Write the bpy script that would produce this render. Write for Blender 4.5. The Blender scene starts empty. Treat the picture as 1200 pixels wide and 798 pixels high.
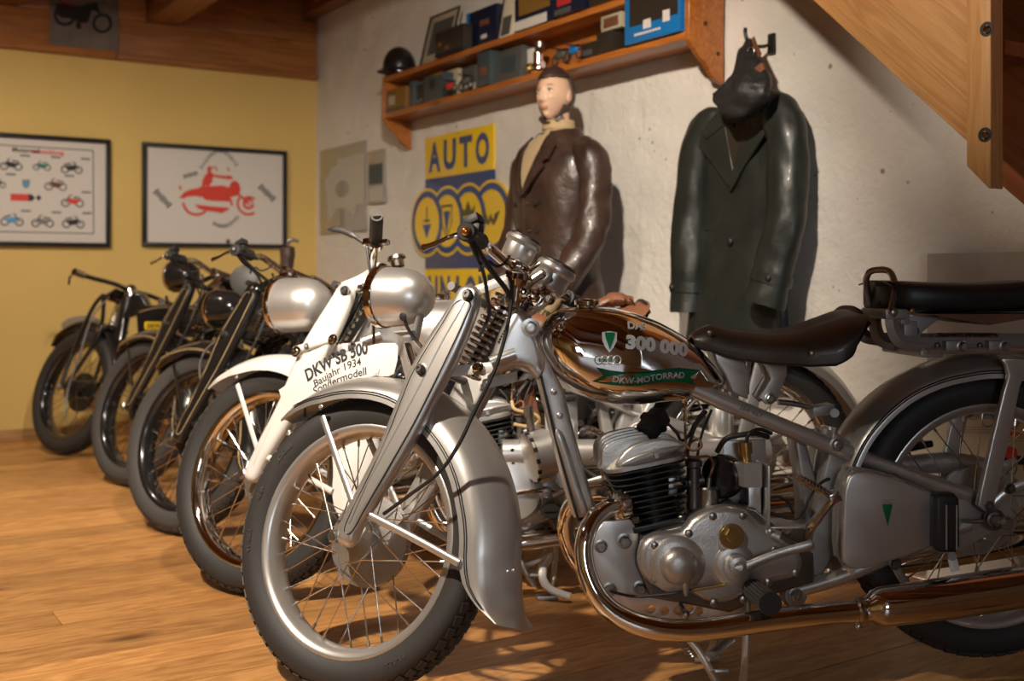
import bpy, bmesh, math, random
from mathutils import Vector as V, Matrix, noise
from mathutils.bvhtree import BVHTree
random.seed(7)
R_ = math.radians
sc = bpy.context.scene
COL = sc.collection
# ------------------------------------------------------------------ camera
# room axes: corner of the two seen walls at the origin, white wall along +X (Y=0), yellow wall along -Y (X=0)
FPX, CX, HY = 1300.0, 600.0, 325.0
CAM = V((6.555, -2.80, 0.889))
XR = V((0.547, 0.837, 0)).normalized()
YF = V((-0.837, 0.547, 0)).normalized()
cd = bpy.data.cameras.new('camera'); cam = bpy.data.objects.new('camera', cd); COL.objects.link(cam)
cd.sensor_fit = 'HORIZONTAL'; cd.sensor_width = 36; cd.lens = 36*FPX/1200
cd.shift_y = -(399-HY)/1200
cd.clip_start = .05; cd.clip_end = 60
cam.matrix_world = Matrix(((XR.x, 0, -YF.x, CAM.x), (XR.y, 0, -YF.y, CAM.y), (0, 1, 0, CAM.z), (0, 0, 0, 1)))
cd.dof.use_dof = True; cd.dof.focus_distance = 2.38; cd.dof.aperture_fstop = 3.2
sc.camera = cam
# ------------------------------------------------------------------ view, world, lights
sc.view_settings.view_transform = 'Standard'; sc.view_settings.look = 'None'
sc.view_settings.gamma = 1; sc.view_settings.use_curve_mapping = False
sc.view_settings.exposure = 0.0
sc.cycles.use_denoising = True
sc.cycles.max_bounces = 8; sc.cycles.diffuse_bounces = 4; sc.cycles.glossy_bounces = 5
sc.cycles.transmission_bounces = 6; sc.cycles.sample_clamp_indirect = 4.0
w = bpy.data.worlds.new('daylight'); sc.world = w; w.use_nodes = True
bg = w.node_tree.nodes['Background']; bg.inputs[0].default_value = (.80, .90, 1, 1); bg.inputs[1].default_value = 13.0
def lamp(name, loc, target, power, size, blend=.5, rad=.05, col=(1, .73, .47)):
    l = bpy.data.lights.new(name, 'SPOT'); l.energy = power; l.spot_size = R_(size); l.spot_blend = blend
    l.shadow_soft_size = rad; l.color = col
    o = bpy.data.objects.new(name, l); COL.objects.link(o); o.location = loc
    o.rotation_euler = (V(target)-V(loc)).to_track_quat('-Z', 'Y').to_euler()
    return o
WARM = (1, .87, .71)
lamp('row_spot_lamp', (4.9, -1.95, 2.30), (2.95, -.6, .95), 350, 82, .95, .045, WARM)
lamp('floor_spot_lamp', (4.60, -3.10, 2.30), (3.65, -1.95, .25), 390, 80, .85, .045, WARM)
lamp('stair_spot_lamp', (4.75, -3.3, 2.28), (5.0, -.4, 1.78), 230, 30, .9, .045, WARM)
lamp('corner_spot_lamp', (2.1, -2.5, 2.30), (.75, -1.9, .35), 142, 120, .8, .045, WARM)
# ------------------------------------------------------------------ helpers
Z = V((0, 0, 1))
def ray(px, py):
    return XR*((px-CX)/FPX) + YF + Z*((HY-py)/FPX)
def cam2w(x, y, z): 
    p = CAM + XR*x + YF*y
    return V((p.x, p.y, z))
def white(px, py, d=0.0):             # point at distance d in front of the white wall
    r = ray(px, py); t = (-d-CAM.y)/r.y
    return CAM + r*t
def yellow(px, py, d=0.0):            # point at distance d in front of the yellow wall
    r = ray(px, py); t = (d-CAM.x)/r.x
    return CAM + r*t
def plane_pt(px, py, M, v):           # point on plane y=v of frame M, in the frame's own coordinates
    Mi = M.inverted(); o = Mi @ CAM; d = Mi.to_3x3() @ ray(px, py)
    return o + d*((v-o.y)/d.y)
def catmull(p, k=6, closed=False):
    p = [V(q) for q in p]; n = len(p); out = []
    rng = range(n) if closed else range(n-1)
    for i in rng:
        if closed: a, b, c, d = p[i-1], p[i], p[(i+1) % n], p[(i+2) % n]
        else: a, b, c, d = p[max(i-1, 0)], p[i], p[i+1], p[min(i+2, n-1)]
        for j in range(k):
            t = j/k
            out.append(.5*((2*b)+(c-a)*t+(2*a-5*b+4*c-d)*t*t+(3*b-a-3*c+d)*t**3))
    if not closed: out.append(p[-1])
    return out
def lerp(a, b, t): return a+(b-a)*t
def interp(tab, x):
    if x <= tab[0][0]: return tab[0][1]
    for (a, b), (c, d) in zip(tab, tab[1:]):
        if x <= c: return b+(d-b)*(x-a)/(c-a)
    return tab[-1][1]
def lsamp(L, t):
    x = t*(len(L)-1); i = min(int(x), len(L)-2); return L[i]+(L[i+1]-L[i])*(x-i)
class G:
    def __init__(s): s.v = []; s.f = []
    def add(s, v, f):
        o = len(s.v); s.v += [V(q) for q in v]; s.f += [tuple(i+o for i in q) for q in f]; return s
    def xf(s, M):
        s.v = [M @ q for q in s.v]; return s
    def merge(s, g, M=None):
        return s.add([M @ q for q in g.v] if M else g.v, g.f)
    def box(s, c, d, rot=None, bev=0):
        c = V(c); x, y, z = (k/2 for k in d)
        if bev:
            bm = bmesh.new(); bmesh.ops.create_cube(bm, size=1)
            for q in bm.verts: q.co = V((q.co.x*d[0], q.co.y*d[1], q.co.z*d[2]))
            bmesh.ops.bevel(bm, geom=bm.edges[:], offset=min(bev, .49*min(d)), segments=2, profile=.6, affect='EDGES')
            bm.verts.index_update()
            vs = [q.co.copy() for q in bm.verts]; fs = [tuple(q.index for q in f.verts) for f in bm.faces]; bm.free()
        else:
            vs = [V((a*x, b*y, e*z)) for a in (-1, 1) for b in (-1, 1) for e in (-1, 1)]
            fs = [(0, 1, 3, 2), (4, 6, 7, 5), (0, 4, 5, 1), (2, 3, 7, 6), (0, 2, 6, 4), (1, 5, 7, 3)]
        if rot is not None: vs = [rot @ q for q in vs]
        return s.add([q+c for q in vs], fs)
    def loft(s, rings, cap0=True, cap1=True, closed=True):
        n = len(rings[0]); vs = [q for r in rings for q in r]; fs = []
        for i in range(len(rings)-1):
            for j in range(n if closed else n-1):
                k = (j+1) % n
                fs.append((i*n+j, i*n+k, (i+1)*n+k, (i+1)*n+j))
        if cap0: fs.append(tuple(range(n-1, -1, -1)))
        if cap1: fs.append(tuple(range((len(rings)-1)*n, len(rings)*n)))
        return s.add(vs, fs)
    def tube(s, path, r, n=10, k=0, cap=True, sec=(1, 1), up=None, closed=False):
        if k: path = catmull(path, k, closed)
        path = [V(q) for q in path]; m = len(path); rings = []; nrm = None
        for i, q in enumerate(path):
            if closed: t = path[(i+1) % m]-path[i-1]
            else: t = path[min(i+1, m-1)]-path[max(i-1, 0)]
            t.normalize()
            if up is not None: a = V(up)
            elif nrm is None: a = V((0, 1, 0)) if abs(t.y) < .9 else V((1, 0, 0))
            else: a = nrm
            a = (a-t*a.dot(t))
            if a.length < 1e-6: a = t.orthogonal()
            a.normalize(); nrm = a; b = t.cross(a)
            rr = r(i/(m-1)) if callable(r) else (lsamp(r, i/(m-1)) if isinstance(r, list) else r)
            rings.append([q+a*(math.cos(u)*rr*sec[0])+b*(math.sin(u)*rr*sec[1]) for u in (2*math.pi*j/n for j in range(n))])
        if closed: rings.append(rings[0]); return s.loft(rings, False, False)
        return s.loft(rings, cap, cap)
    def cyl(s, p0, p1, r, r1=None, n=16): return s.tube([p0, p1], [r, r if r1 is None else r1], n)
    def lathe(s, prof, n=32, M=None, a0=0, a1=2*math.pi):     # prof: (radius, y); turns about +Y
        full = abs(a1-a0-2*math.pi) < 1e-6; rings = []
        for j in range(n if full else n+1):
            a = a0+(a1-a0)*j/n
            rings.append([V((r*math.cos(a), y, r*math.sin(a))) for r, y in prof])
        if full: rings.append(rings[0])
        if M: rings = [[M @ q for q in r] for r in rings]
        return s.loft(rings, False, False, closed=False)
    def turn(s, prof, p, d, n=24):                            # lathe about an axis: prof (radius, along)
        return s.lathe(prof, n, axis_m(p, d))
    def sphere(s, c, r, sc_=(1, 1, 1), n=16, rot=None):
        c = V(c); m = n//2; rings = []
        for i in range(m+1):
            a = math.pi*i/m
            rings.append([V((math.sin(a)*math.cos(u)*r*sc_[0], math.sin(a)*math.sin(u)*r*sc_[1], math.cos(a)*r*sc_[2])) for u in (2*math.pi*j/n for j in range(n))])
        if rot is not None: rings = [[rot @ q for q in r_] for r_ in rings]
        return s.loft([[q+c for q in r_] for r_ in rings], False, False)
    def spring(s, p0, p1, Rr, r, turns, n=6, step=14):
        p0, p1 = V(p0), V(p1); d = p1-p0; t = d.normalized(); a = t.orthogonal().normalized(); b = t.cross(a)
        N = int(turns*step); path = []
        for i in range(N+1):
            u = 2*math.pi*i/step; R2 = Rr(i/N) if callable(Rr) else Rr
            path.append(p0+d*(i/N)+a*(math.cos(u)*R2)+b*(math.sin(u)*R2))
        return s.tube(path, r, n)
    def mesh(s, name, angle=38):
        me = bpy.data.meshes.new(name); me.from_pydata(s.v, [], s.f); me.validate()
        return finish(me, angle)
def wrinkle(g, amp, sc_, aniso=(1, 1, 1), seed=0.0):
    """push vertices along their normals with layered noise: creases in hanging leather"""
    bm = bmesh.new(); vs = [bm.verts.new(q) for q in g.v]
    for f in g.f:
        try: bm.faces.new([vs[i] for i in f])
        except ValueError: pass
    bmesh.ops.recalc_face_normals(bm, faces=bm.faces); bm.normal_update()
    for q, v in zip(g.v, vs):
        p = V((q.x*aniso[0], q.y*aniso[1], q.z*aniso[2]))*sc_+V((seed, seed*.7, 0))
        d = noise.noise(p)+.5*noise.noise(p*2.1)+.8*(abs(noise.noise(p*.8+V((9, 3, 1))))-.25)
        q += v.normal*(amp*d)
    bm.free(); return g
def axis_m(p, d, up=None):       # frame with +Y along d
    d = V(d).normalized(); a = V(up) if up is not None else (V((0, 0, 1)) if abs(d.z) < .9 else V((1, 0, 0)))
    x = d.cross(a).normalized(); z = x.cross(d)
    p = V(p)
    return Matrix(((x.x, d.x, z.x, p.x), (x.y, d.y, z.y, p.y), (x.z, d.z, z.z, p.z), (0, 0, 0, 1)))
def finish(me, angle=38):
    bm = bmesh.new(); bm.from_mesh(me); bmesh.ops.remove_doubles(bm, verts=bm.verts, dist=1e-6)
    bmesh.ops.recalc_face_normals(bm, faces=bm.faces); bm.to_mesh(me); bm.free()
    me.shade_smooth(); me.set_sharp_from_angle(angle=R_(angle))
    return me
def obj(name, g, m, parent=None, T=None, angle=38):
    me = g.mesh(name, angle) if isinstance(g, G) else g
    if not me.materials: me.materials.append(MT[m] if isinstance(m, str) else m)
    o = bpy.data.objects.new(name, me); COL.objects.link(o)
    if parent is not None: o.parent = parent
    if T is not None: o.matrix_basis = T
    return o
def tag(o, label=None, cat=None, group=None, kind=None):
    for k, x in (('label', label), ('category', cat), ('group', group), ('kind', kind)):
        if x: o[k] = x
    return o
def empty(name, M, label=None, cat=None, group=None):
    o = bpy.data.objects.new(name, None); COL.objects.link(o); o.matrix_world = M if isinstance(M, Matrix) else Matrix.Translation(M)
    o.empty_display_size = .1
    return tag(o, label, cat, group)
XZ = Matrix(((1, 0, 0, 0), (0, 0, -1, 0), (0, 1, 0, 0), (0, 0, 0, 1)))   # curve plane xy -> xz, depth along -y
def plate(name, outs, y0, y1, bev=.003, smooth=0, res=2, M=None, holes=()):
    """solid plate from outlines [(x,z)..] in the xz plane between y0 and y1, rounded edges"""
    cu = bpy.data.curves.new(name, 'CURVE'); cu.dimensions = '2D'; cu.fill_mode = 'BOTH'
    th = abs(y1-y0)/2; bev = min(bev, th*.98)
    cu.extrude = th-bev; cu.bevel_depth = bev; cu.bevel_resolution = res; cu.offset = -bev
    if outs and not isinstance(outs[0][0], (list, tuple, V)): outs = [outs]
    for o in outs:
        pts = [V((q[0], q[1], 0)) for q in o]
        if smooth: pts = catmull(pts, smooth, True)
        sp = cu.splines.new('POLY'); sp.points.add(len(pts)-1); sp.use_cyclic_u = True
        for a, b in zip(sp.points, pts): a.co = (b.x, b.y, 0, 1)
    for hx, hz, hr in holes:
        sp = cu.splines.new('POLY'); sp.points.add(15); sp.use_cyclic_u = True
        for i, a in enumerate(sp.points): a.co = (hx+hr*math.cos(i*math.pi/8), hz+hr*math.sin(i*math.pi/8), 0, 1)
    to = bpy.data.objects.new(name, cu); me = bpy.data.meshes.new_from_object(to)
    bpy.data.objects.remove(to); bpy.data.curves.remove(cu)
    me.name = name; me.transform(Matrix.Translation((0, (y0+y1)/2, 0)) @ XZ)
    if M: me.transform(M)
    return finish(me)
FONT = None
def text2d(body, size=1.0, bold=0.0, align='LEFT', space=1.0, extrude=0.0):
    """flat text as (verts, faces) in the xy plane"""
    cu = bpy.data.curves.new('t', 'FONT'); cu.body = body; cu.size = size; cu.offset = bold; cu.align_x = align
    cu.space_character = space; cu.resolution_u = 3; cu.extrude = extrude
    to = bpy.data.objects.new('t', cu); me = bpy.data.meshes.new_from_object(to)
    v = [q.co.copy() for q in me.vertices]; f = [tuple(p.vertices) for p in me.polygons]
    bpy.data.objects.remove(to); bpy.data.curves.remove(cu); bpy.data.meshes.remove(me)
    return v, f
# ------------------------------------------------------------------ materials
MT = {}
def mat(name, col, rough=.5, metal=0.0, bump=0, bscale=50, coat=0, var=0, vscale=8, spec=.5, tex=None, stretch=(1, 1, 1), **kw):
    m = bpy.data.materials.new(name); m.use_nodes = True; MT[name] = m
    nt = m.node_tree; b = nt.nodes['Principled BSDF']; L = nt.links.new
    b.inputs['Base Color'].default_value = (*col, 1); b.inputs['Roughness'].default_value = rough
    b.inputs['Metallic'].default_value = metal; b.inputs['Coat Weight'].default_value = coat; b.inputs['Coat Roughness'].default_value = .08
    b.inputs['Specular IOR Level'].default_value = spec
    if bump or var:
        tc = nt.nodes.new('ShaderNodeTexCoord'); mp = nt.nodes.new('ShaderNodeMapping'); L(tc.outputs['Object'], mp.inputs[0])
        mp.inputs['Scale'].default_value = stretch
    if bump:
        if tex == 'voronoi':
            n = nt.nodes.new('ShaderNodeTexVoronoi'); n.inputs['Scale'].default_value = bscale; L(mp.outputs[0], n.inputs['Vector']); h = n.outputs['Distance']
        else:
            n = nt.nodes.new('ShaderNodeTexNoise'); n.inputs['Scale'].default_value = bscale; n.inputs['Detail'].default_value = 4; L(mp.outputs[0], n.inputs['Vector']); h = n.outputs['Fac']
        bp = nt.nodes.new('ShaderNodeBump'); bp.inputs['Strength'].default_value = bump; bp.inputs['Distance'].default_value = .01
        L(h, bp.inputs['Height']); L(bp.outputs[0], b.inputs['Normal'])
    if var:
        n = nt.nodes.new('ShaderNodeTexNoise'); n.inputs['Scale'].default_value = vscale; n.inputs['Detail'].default_value = 5; L(mp.outputs[0], n.inputs['Vector'])
        mr = nt.nodes.new('ShaderNodeMapRange'); mr.inputs[1].default_value = .3; mr.inputs[2].default_value = .7
        mr.inputs[3].default_value = 1-var; mr.inputs[4].default_value = 1+var; L(n.outputs['Fac'], mr.inputs[0])
        mx = nt.nodes.new('ShaderNodeVectorMath'); mx.operation = 'SCALE'; mx.inputs[0].default_value = col
        L(mr.outputs[0], mx.inputs['Scale']); L(mx.outputs[0], b.inputs['Base Color'])
    return m
def wood(name, dark, light, axis=0, rough=.5, scale=1.0, knots=True, coat=0, rand=.25, grain=1.0, bump=.08, along=1.1, flat=None, kd=1.0):
    """wood with grain running along a local axis; every object gets its own shift and tone"""
    m = bpy.data.materials.new(name); m.use_nodes = True; MT[name] = m
    nt = m.node_tree; b = nt.nodes['Principled BSDF']; L = nt.links.new; N = nt.nodes.new
    tc = N('ShaderNodeTexCoord'); oi = N('ShaderNodeObjectInfo')
    ad = N('ShaderNodeVectorMath'); ad.operation = 'ADD'; L(tc.outputs['Object'], ad.inputs[0])
    sh = N('ShaderNodeVectorMath'); sh.operation = 'SCALE'; sh.inputs[0].default_value = (13.7, 7.1, 5.3); L(oi.outputs['Random'], sh.inputs['Scale']); L(sh.outputs[0], ad.inputs[1])
    mp = N('ShaderNodeMapping'); s = [14*scale]*3; s[axis] = along*scale; mp.inputs['Scale'].default_value = s; L(ad.outputs[0], mp.inputs[0])
    n1 = N('ShaderNodeTexNoise'); n1.inputs['Scale'].default_value = 1.3; n1.inputs['Detail'].default_value = 3; n1.inputs['Distortion'].default_value = .6; L(mp.outputs[0], n1.inputs['Vector'])
    wv = N('ShaderNodeMath'); wv.operation = 'MULTIPLY'; wv.inputs[1].default_value = 26*grain; L(n1.outputs['Fac'], wv.inputs[0])
    sn = N('ShaderNodeMath'); sn.operation = 'SINE'; L(wv.outputs[0], sn.inputs[0])
    n2 = N('ShaderNodeTexNoise'); n2.inputs['Scale'].default_value = 6; n2.inputs['Detail'].default_value = 4; L(mp.outputs[0], n2.inputs['Vector'])
    mr = N('ShaderNodeMapRange'); mr.inputs[1].default_value = -1; mr.inputs[2].default_value = 1; mr.inputs[3].default_value = .28; mr.inputs[4].default_value = .72; L(sn.outputs[0], mr.inputs[0])
    mi = N('ShaderNodeMath'); mi.operation = 'ADD'; L(mr.outputs[0], mi.inputs[0])
    m3 = N('ShaderNodeMath'); m3.operation = 'MULTIPLY_ADD'; L(n2.outputs['Fac'], m3.inputs[0]); m3.inputs[1].default_value = .9; m3.inputs[2].default_value = -.45; L(m3.outputs[0], mi.inputs[1])
    cr = N('ShaderNodeValToRGB'); cr.color_ramp.elements[0].color = (*dark, 1); cr.color_ramp.elements[1].color = (*light, 1)
    cr.color_ramp.elements[0].position = .1; cr.color_ramp.elements[1].position = .9; L(mi.outputs[0], cr.inputs[0])
    out = cr.outputs[0]
    if knots:
        mk = N('ShaderNodeMapping'); s = [6.0*scale*kd]*3; s[axis] = 2.2*scale*kd
        if flat is not None: s[flat] = .01
        mk.inputs['Scale'].default_value = s; L(ad.outputs[0], mk.inputs[0])
        vo = N('ShaderNodeTexVoronoi'); vo.inputs['Scale'].default_value = 1; L(mk.outputs[0], vo.inputs['Vector'])
        kr = N('ShaderNodeMapRange'); kr.inputs[1].default_value = .07; kr.inputs[2].default_value = .17; kr.inputs[3].default_value = .85; kr.inputs[4].default_value = 0; L(vo.outputs['Distance'], kr.inputs[0])
        mx = N('ShaderNodeMix'); mx.data_type = 'RGBA'; L(kr.outputs[0], mx.inputs['Factor']); L(out, mx.inputs[6]); mx.inputs[7].default_value = (dark[0]*.25, dark[1]*.2, dark[2]*.2, 1); out = mx.outputs[2]
    rv = N('ShaderNodeMapRange'); rv.inputs[3].default_value = 1-rand; rv.inputs[4].default_value = 1+rand; L(oi.outputs['Random'], rv.inputs[0])
    ms = N('ShaderNodeVectorMath'); ms.operation = 'SCALE'; L(out, ms.inputs[0]); L(rv.outputs[0], ms.inputs['Scale']); L(ms.outputs[0], b.inputs['Base Color'])
    rr = N('ShaderNodeMapRange'); rr.inputs[3].default_value = rough+.12; rr.inputs[4].default_value = rough-.1; L(n2.outputs['Fac'], rr.inputs[0]); L(rr.outputs[0], b.inputs['Roughness'])
    bp = N('ShaderNodeBump'); bp.inputs['Strength'].default_value = bump; bp.inputs['Distance'].default_value = .004; L(mi.outputs[0], bp.inputs['Height']); L(bp.outputs[0], b.inputs['Normal'])
    b.inputs['Coat Weight'].default_value = coat; b.inputs['Coat Roughness'].default_value = .25
    return m
mat('silver', (.61, .59, .57), .33, .80, coat=.15, bump=.02, bscale=900)
mat('silver_dull', (.33, .32, .31), .45, .55)
mat('white_paint', (.62, .605, .575), .3, 0, coat=.4)
mat('black_paint', (.012, .011, .011), .18, 0, coat=.6)
mat('black_dull', (.018, .017, .017), .5)
mat('black_iron', (.02, .019, .018), .38, .3)
mat('chrome', (.80, .77, .73), .055, 1)
mat('chrome_worn', (.62, .58, .54), .17, 1, bump=.03, bscale=120)
mat('steel', (.42, .40, .38), .32, 1)
mat('steel_dark', (.16, .15, .145), .38, .9)
mat('alu', (.50, .48, .455), .38, .85, bump=.10, bscale=260, var=.12, vscale=14)
mat('brass', (.50, .33, .12), .3, 1)
mat('rubber', (.026, .0245, .0235), .62, bump=.05, bscale=200)
mat('rubber_pale', (.05, .046, .043), .7, bump=.05, bscale=200)
mat('line', (.01, .01, .012), .4)
mat('leather_seat', (.034, .021, .016), .40, bump=.10, bscale=260, coat=.12, var=.25, vscale=12)
mat('leather_black', (.012, .012, .013), .42, bump=.08, bscale=260)
mat('leather_tan', (.16, .062, .030), .5, bump=.3, bscale=60, var=.3)
mat('leather_brown', (.045, .024, .018), .42, bump=.35, bscale=34, coat=.05, var=.35, vscale=9)
mat('leather_green', (.016, .0185, .0155), .42, bump=.22, bscale=22, coat=.05, var=.3, vscale=9)
mat('leather_hood', (.016, .015, .015), .5, bump=.4, bscale=40, var=.3)
mat('leather_cap', (.050, .027, .019), .5, bump=.3, bscale=40, var=.2)
mat('knit', (.50, .36, .20), .85, bump=.5, bscale=60, stretch=(6, 6, 1))
mat('skin', (.66, .42, .29), .38, spec=.4)
mat('lip', (.52, .22, .16), .35)
mat('eye_white', (.75, .70, .64), .2)
mat('iris', (.10, .16, .18), .15)
mat('brow', (.30, .17, .10), .7)
mat('plaster_white', (.70, .655, .60), .9, bump=.55, bscale=38, var=.07, vscale=3)
_m = MT['plaster_white']; _nt = _m.node_tree; _b = _nt.nodes['Principled BSDF']; _src = _b.inputs['Base Color'].links[0].from_socket
_tc = _nt.nodes.new('ShaderNodeTexCoord'); _vo = _nt.nodes.new('ShaderNodeTexVoronoi'); _vo.inputs['Scale'].default_value = 13; _nt.links.new(_tc.outputs['Object'], _vo.inputs['Vector'])
_nn = _nt.nodes.new('ShaderNodeTexNoise'); _nn.inputs['Scale'].default_value = 3; _nt.links.new(_tc.outputs['Object'], _nn.inputs['Vector'])
_ad = _nt.nodes.new('ShaderNodeMath'); _ad.operation = 'MULTIPLY_ADD'; _ad.inputs[1].default_value = -.42; _nt.links.new(_nn.outputs['Fac'], _ad.inputs[0]); _nt.links.new(_vo.outputs['Distance'], _ad.inputs[2])
_mr = _nt.nodes.new('ShaderNodeMapRange'); _mr.inputs[1].default_value = -.185; _mr.inputs[2].default_value = -.12; _mr.inputs[3].default_value = .38; _mr.inputs[4].default_value = 1; _nt.links.new(_ad.outputs[0], _mr.inputs[0])
_sc = _nt.nodes.new('ShaderNodeVectorMath'); _sc.operation = 'SCALE'; _nt.links.new(_src, _sc.inputs[0]); _nt.links.new(_mr.outputs[0], _sc.inputs['Scale']); _nt.links.new(_sc.outputs[0], _b.inputs['Base Color'])
mat('plaster_yellow', (.66, .46, .15), .85, bump=.06, bscale=120, var=.04, vscale=2)
mat('green', (.0, .13, .055), .35)
mat('decal_silver', (.62, .64, .66), .35, .3)
mat('paper', (.62, .58, .54), .75)
mat('paper_warm', (.60, .52, .40), .75)
mat('black_frame', (.012, .012, .012), .35)
mat('ink', (.02, .02, .025), .6)
mat('ink_grey', (.18, .18, .18), .6)
mat('ink_red', (.62, .05, .03), .6)
mat('ink_green', (.02, .20, .13), .6)
mat('ink_blue', (.10, .30, .55), .6)
mat('ink_brown', (.13, .05, .03), .6)
mat('enamel_yellow', (.80, .53, .015), .16, coat=.3)
mat('enamel_blue', (.012, .05, .19), .16, coat=.3)
mat('dark_ink', (.09, .08, .03), .4)
mat('plaque', (.34, .31, .26), .12, .0, coat=.5)
mat('plaque_paper', (.47, .44, .38), .5)
mat('plate_white', (.66, .63, .60), .4)
mat('foil', (.92, .93, .96), .3, .4, bump=.5, bscale=60)  # whitish base puts the window's reflection into the foil's colour
mat('amber', (.8, .42, .15), .1, .9)
mat('bluebox', (.008, .15, .42), .35)
mat('navybox', (.006, .010, .030), .4)
mat('darkbox', (.03, .022, .016), .4)
mat('greybox', (.075, .075, .07), .5)
mat('mustard', (.20, .105, .02), .5)
mat('slate', (.045, .062, .068), .4)
mat('cream', (.42, .36, .26), .5)
mat('red', (.45, .03, .03), .4)
mat('helmet', (.012, .010, .010), .3, coat=.3)
mat('rope', (.40, .28, .13), .8)
mat('board_cream', (.60, .52, .38), .6)
mat('board_grey', (.44, .39, .34), .75)
wood('wood_floor', (.36, .155, .045), (.60, .30, .098), 1, .42, 1.0, True, .12, .16, 1.0, .08, 2.4, 2, .8)
wood('wood_ceiling', (.20, .070, .018), (.40, .165, .045), 0, .45, 1.0, True, .1, .2)
wood('wood_fascia', (.26, .085, .018), (.42, .165, .040), 1, .45, 1.0, True, .1, .15)
wood('wood_shelf', (.30, .085, .014), (.46, .155, .028), 0, .33, 1.0, True, .25, .12)
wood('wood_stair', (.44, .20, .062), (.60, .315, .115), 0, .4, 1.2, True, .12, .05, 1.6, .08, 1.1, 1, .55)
wood('wood_post', (.46, .22, .072), (.60, .32, .12), 2, .4, 1.2, False, .12, .05, 1.5)
wood('wood_stair_shaded', (.20, .05, .014), (.30, .09, .025), 0, .4, 1.0, False, .1, .05)  # stair wood with the shade of the inner boards put into its colour
wood('wood_base', (.40, .20, .07), (.60, .34, .13), 1, .5, 1.0, False)
# ------------------------------------------------------------------ the room
RX, RY, RH = 9.6, -6.2, 2.66
fl = obj('floor', G().box((RX/2, RY/2, -.045), (RX+.3, -RY+.3, .05)), 'wood_floor'); tag(fl, kind='structure')
x = 0.0
while x < RX:
    wd = .142; y = 0.0
    while y > RY:
        ln = random.uniform(2.2, 4.6); y1 = max(y-ln, RY)
        if y1-RY < .6: y1 = RY
        g = G().box((x+wd/2, (y+y1)/2, -.009-random.uniform(0, .0012)), (wd-.0022, y-y1-.002, .018))
        c = V((x+wd/2, (y+y1)/2, 0)); g.v = [q-c for q in g.v]
        obj('floor_plank', g, 'wood_floor', fl, Matrix.Translation(c)); y = y1
    x += wd
# rough lime plaster wall: a displaced grid
def plaster_wall():
    nx, nz = 330, 110; vs = []; fs = []
    for j in range(nz+1):
        for i in range(nx+1):
            X = RX*i/nx; Zz = RH*j/nz
            d = .010*noise.noise(V((X*1.3, Zz*1.6, 3))) + .006*noise.noise(V((X*5, Zz*6, 9))) + .0035*noise.noise(V((X*15, Zz*17, 1)))
            d -= .006*max(0, noise.noise(V((X*9, Zz*12, 5)))-.45)/.2
            vs.append((X, -d+.004, Zz))
    for j in range(nz):
        for i in range(nx):
            a = j*(nx+1)+i; fs.append((a, a+1, a+nx+2, a+nx+1))
    g = G().add(vs, fs); g.box((RX/2, .09, RH/2), (RX, .1, RH))
    return g
tag(obj('wall_back', plaster_wall(), 'plaster_white', angle=180), kind='structure')
tag(obj('wall_left', G().box((-.05, RY/2, RH/2), (.1, -RY+.2, RH)), 'plaster_yellow'), kind='structure')
tag(obj('wall_front', G().box((RX/2, RY-.05, RH/2), (RX, .1, RH)), 'plaster_yellow'), kind='structure')
# wall behind the camera with the daylight window
wy0, wy1, wz0, wz1 = -4.75, -3.55, .95, 2.15
g = G(); X = RX+.1
g.box((X, (0+wy1)/2, RH/2), (.2, -wy1, RH)); g.box((X, (RY+wy0)/2, RH/2), (.2, wy0-RY, RH))
g.box((X, (wy0+wy1)/2, wz0/2), (.2, wy1-wy0, wz0)); g.box((X, (wy0+wy1)/2, (wz1+RH)/2), (.2, wy1-wy0, RH-wz1))
tag(obj('wall_right', g, 'plaster_white'), kind='structure')
wn = obj('window_1', G().box((X, wy0+.03, (wz0+wz1)/2), (.07, .06, wz1-wz0)).box((X, wy1-.03, (wz0+wz1)/2), (.07, .06, wz1-wz0)).box((X, (wy0+wy1)/2, wz0+.03), (.07, wy1-wy0, .06)).box((X, (wy0+wy1)/2, wz1-.03), (.07, wy1-wy0, .06)), 'white_paint')
tag(wn, kind='structure')
obj('window_bar', G().box((X, (wy0+wy1)/2, (wz0+wz1)/2), (.06, .05, wz1-wz0-.1)), 'white_paint', wn)
for zz in (1.35, 1.75): obj('window_bar', G().box((X, (wy0+wy1)/2, zz), (.05, wy1-wy0-.1, .03)), 'white_paint', wn)
pl_ = bpy.data.lights.new('window_daylight', 'AREA'); pl_.shape = 'RECTANGLE'; pl_.size = wy1-wy0; pl_.size_y = wz1-wz0; pl_.cycles.is_portal = True
po = bpy.data.objects.new('window_daylight', pl_); COL.objects.link(po); po.location = (X+.02, (wy0+wy1)/2, (wz0+wz1)/2); po.rotation_euler = (R_(90), 0, R_(90))
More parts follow.
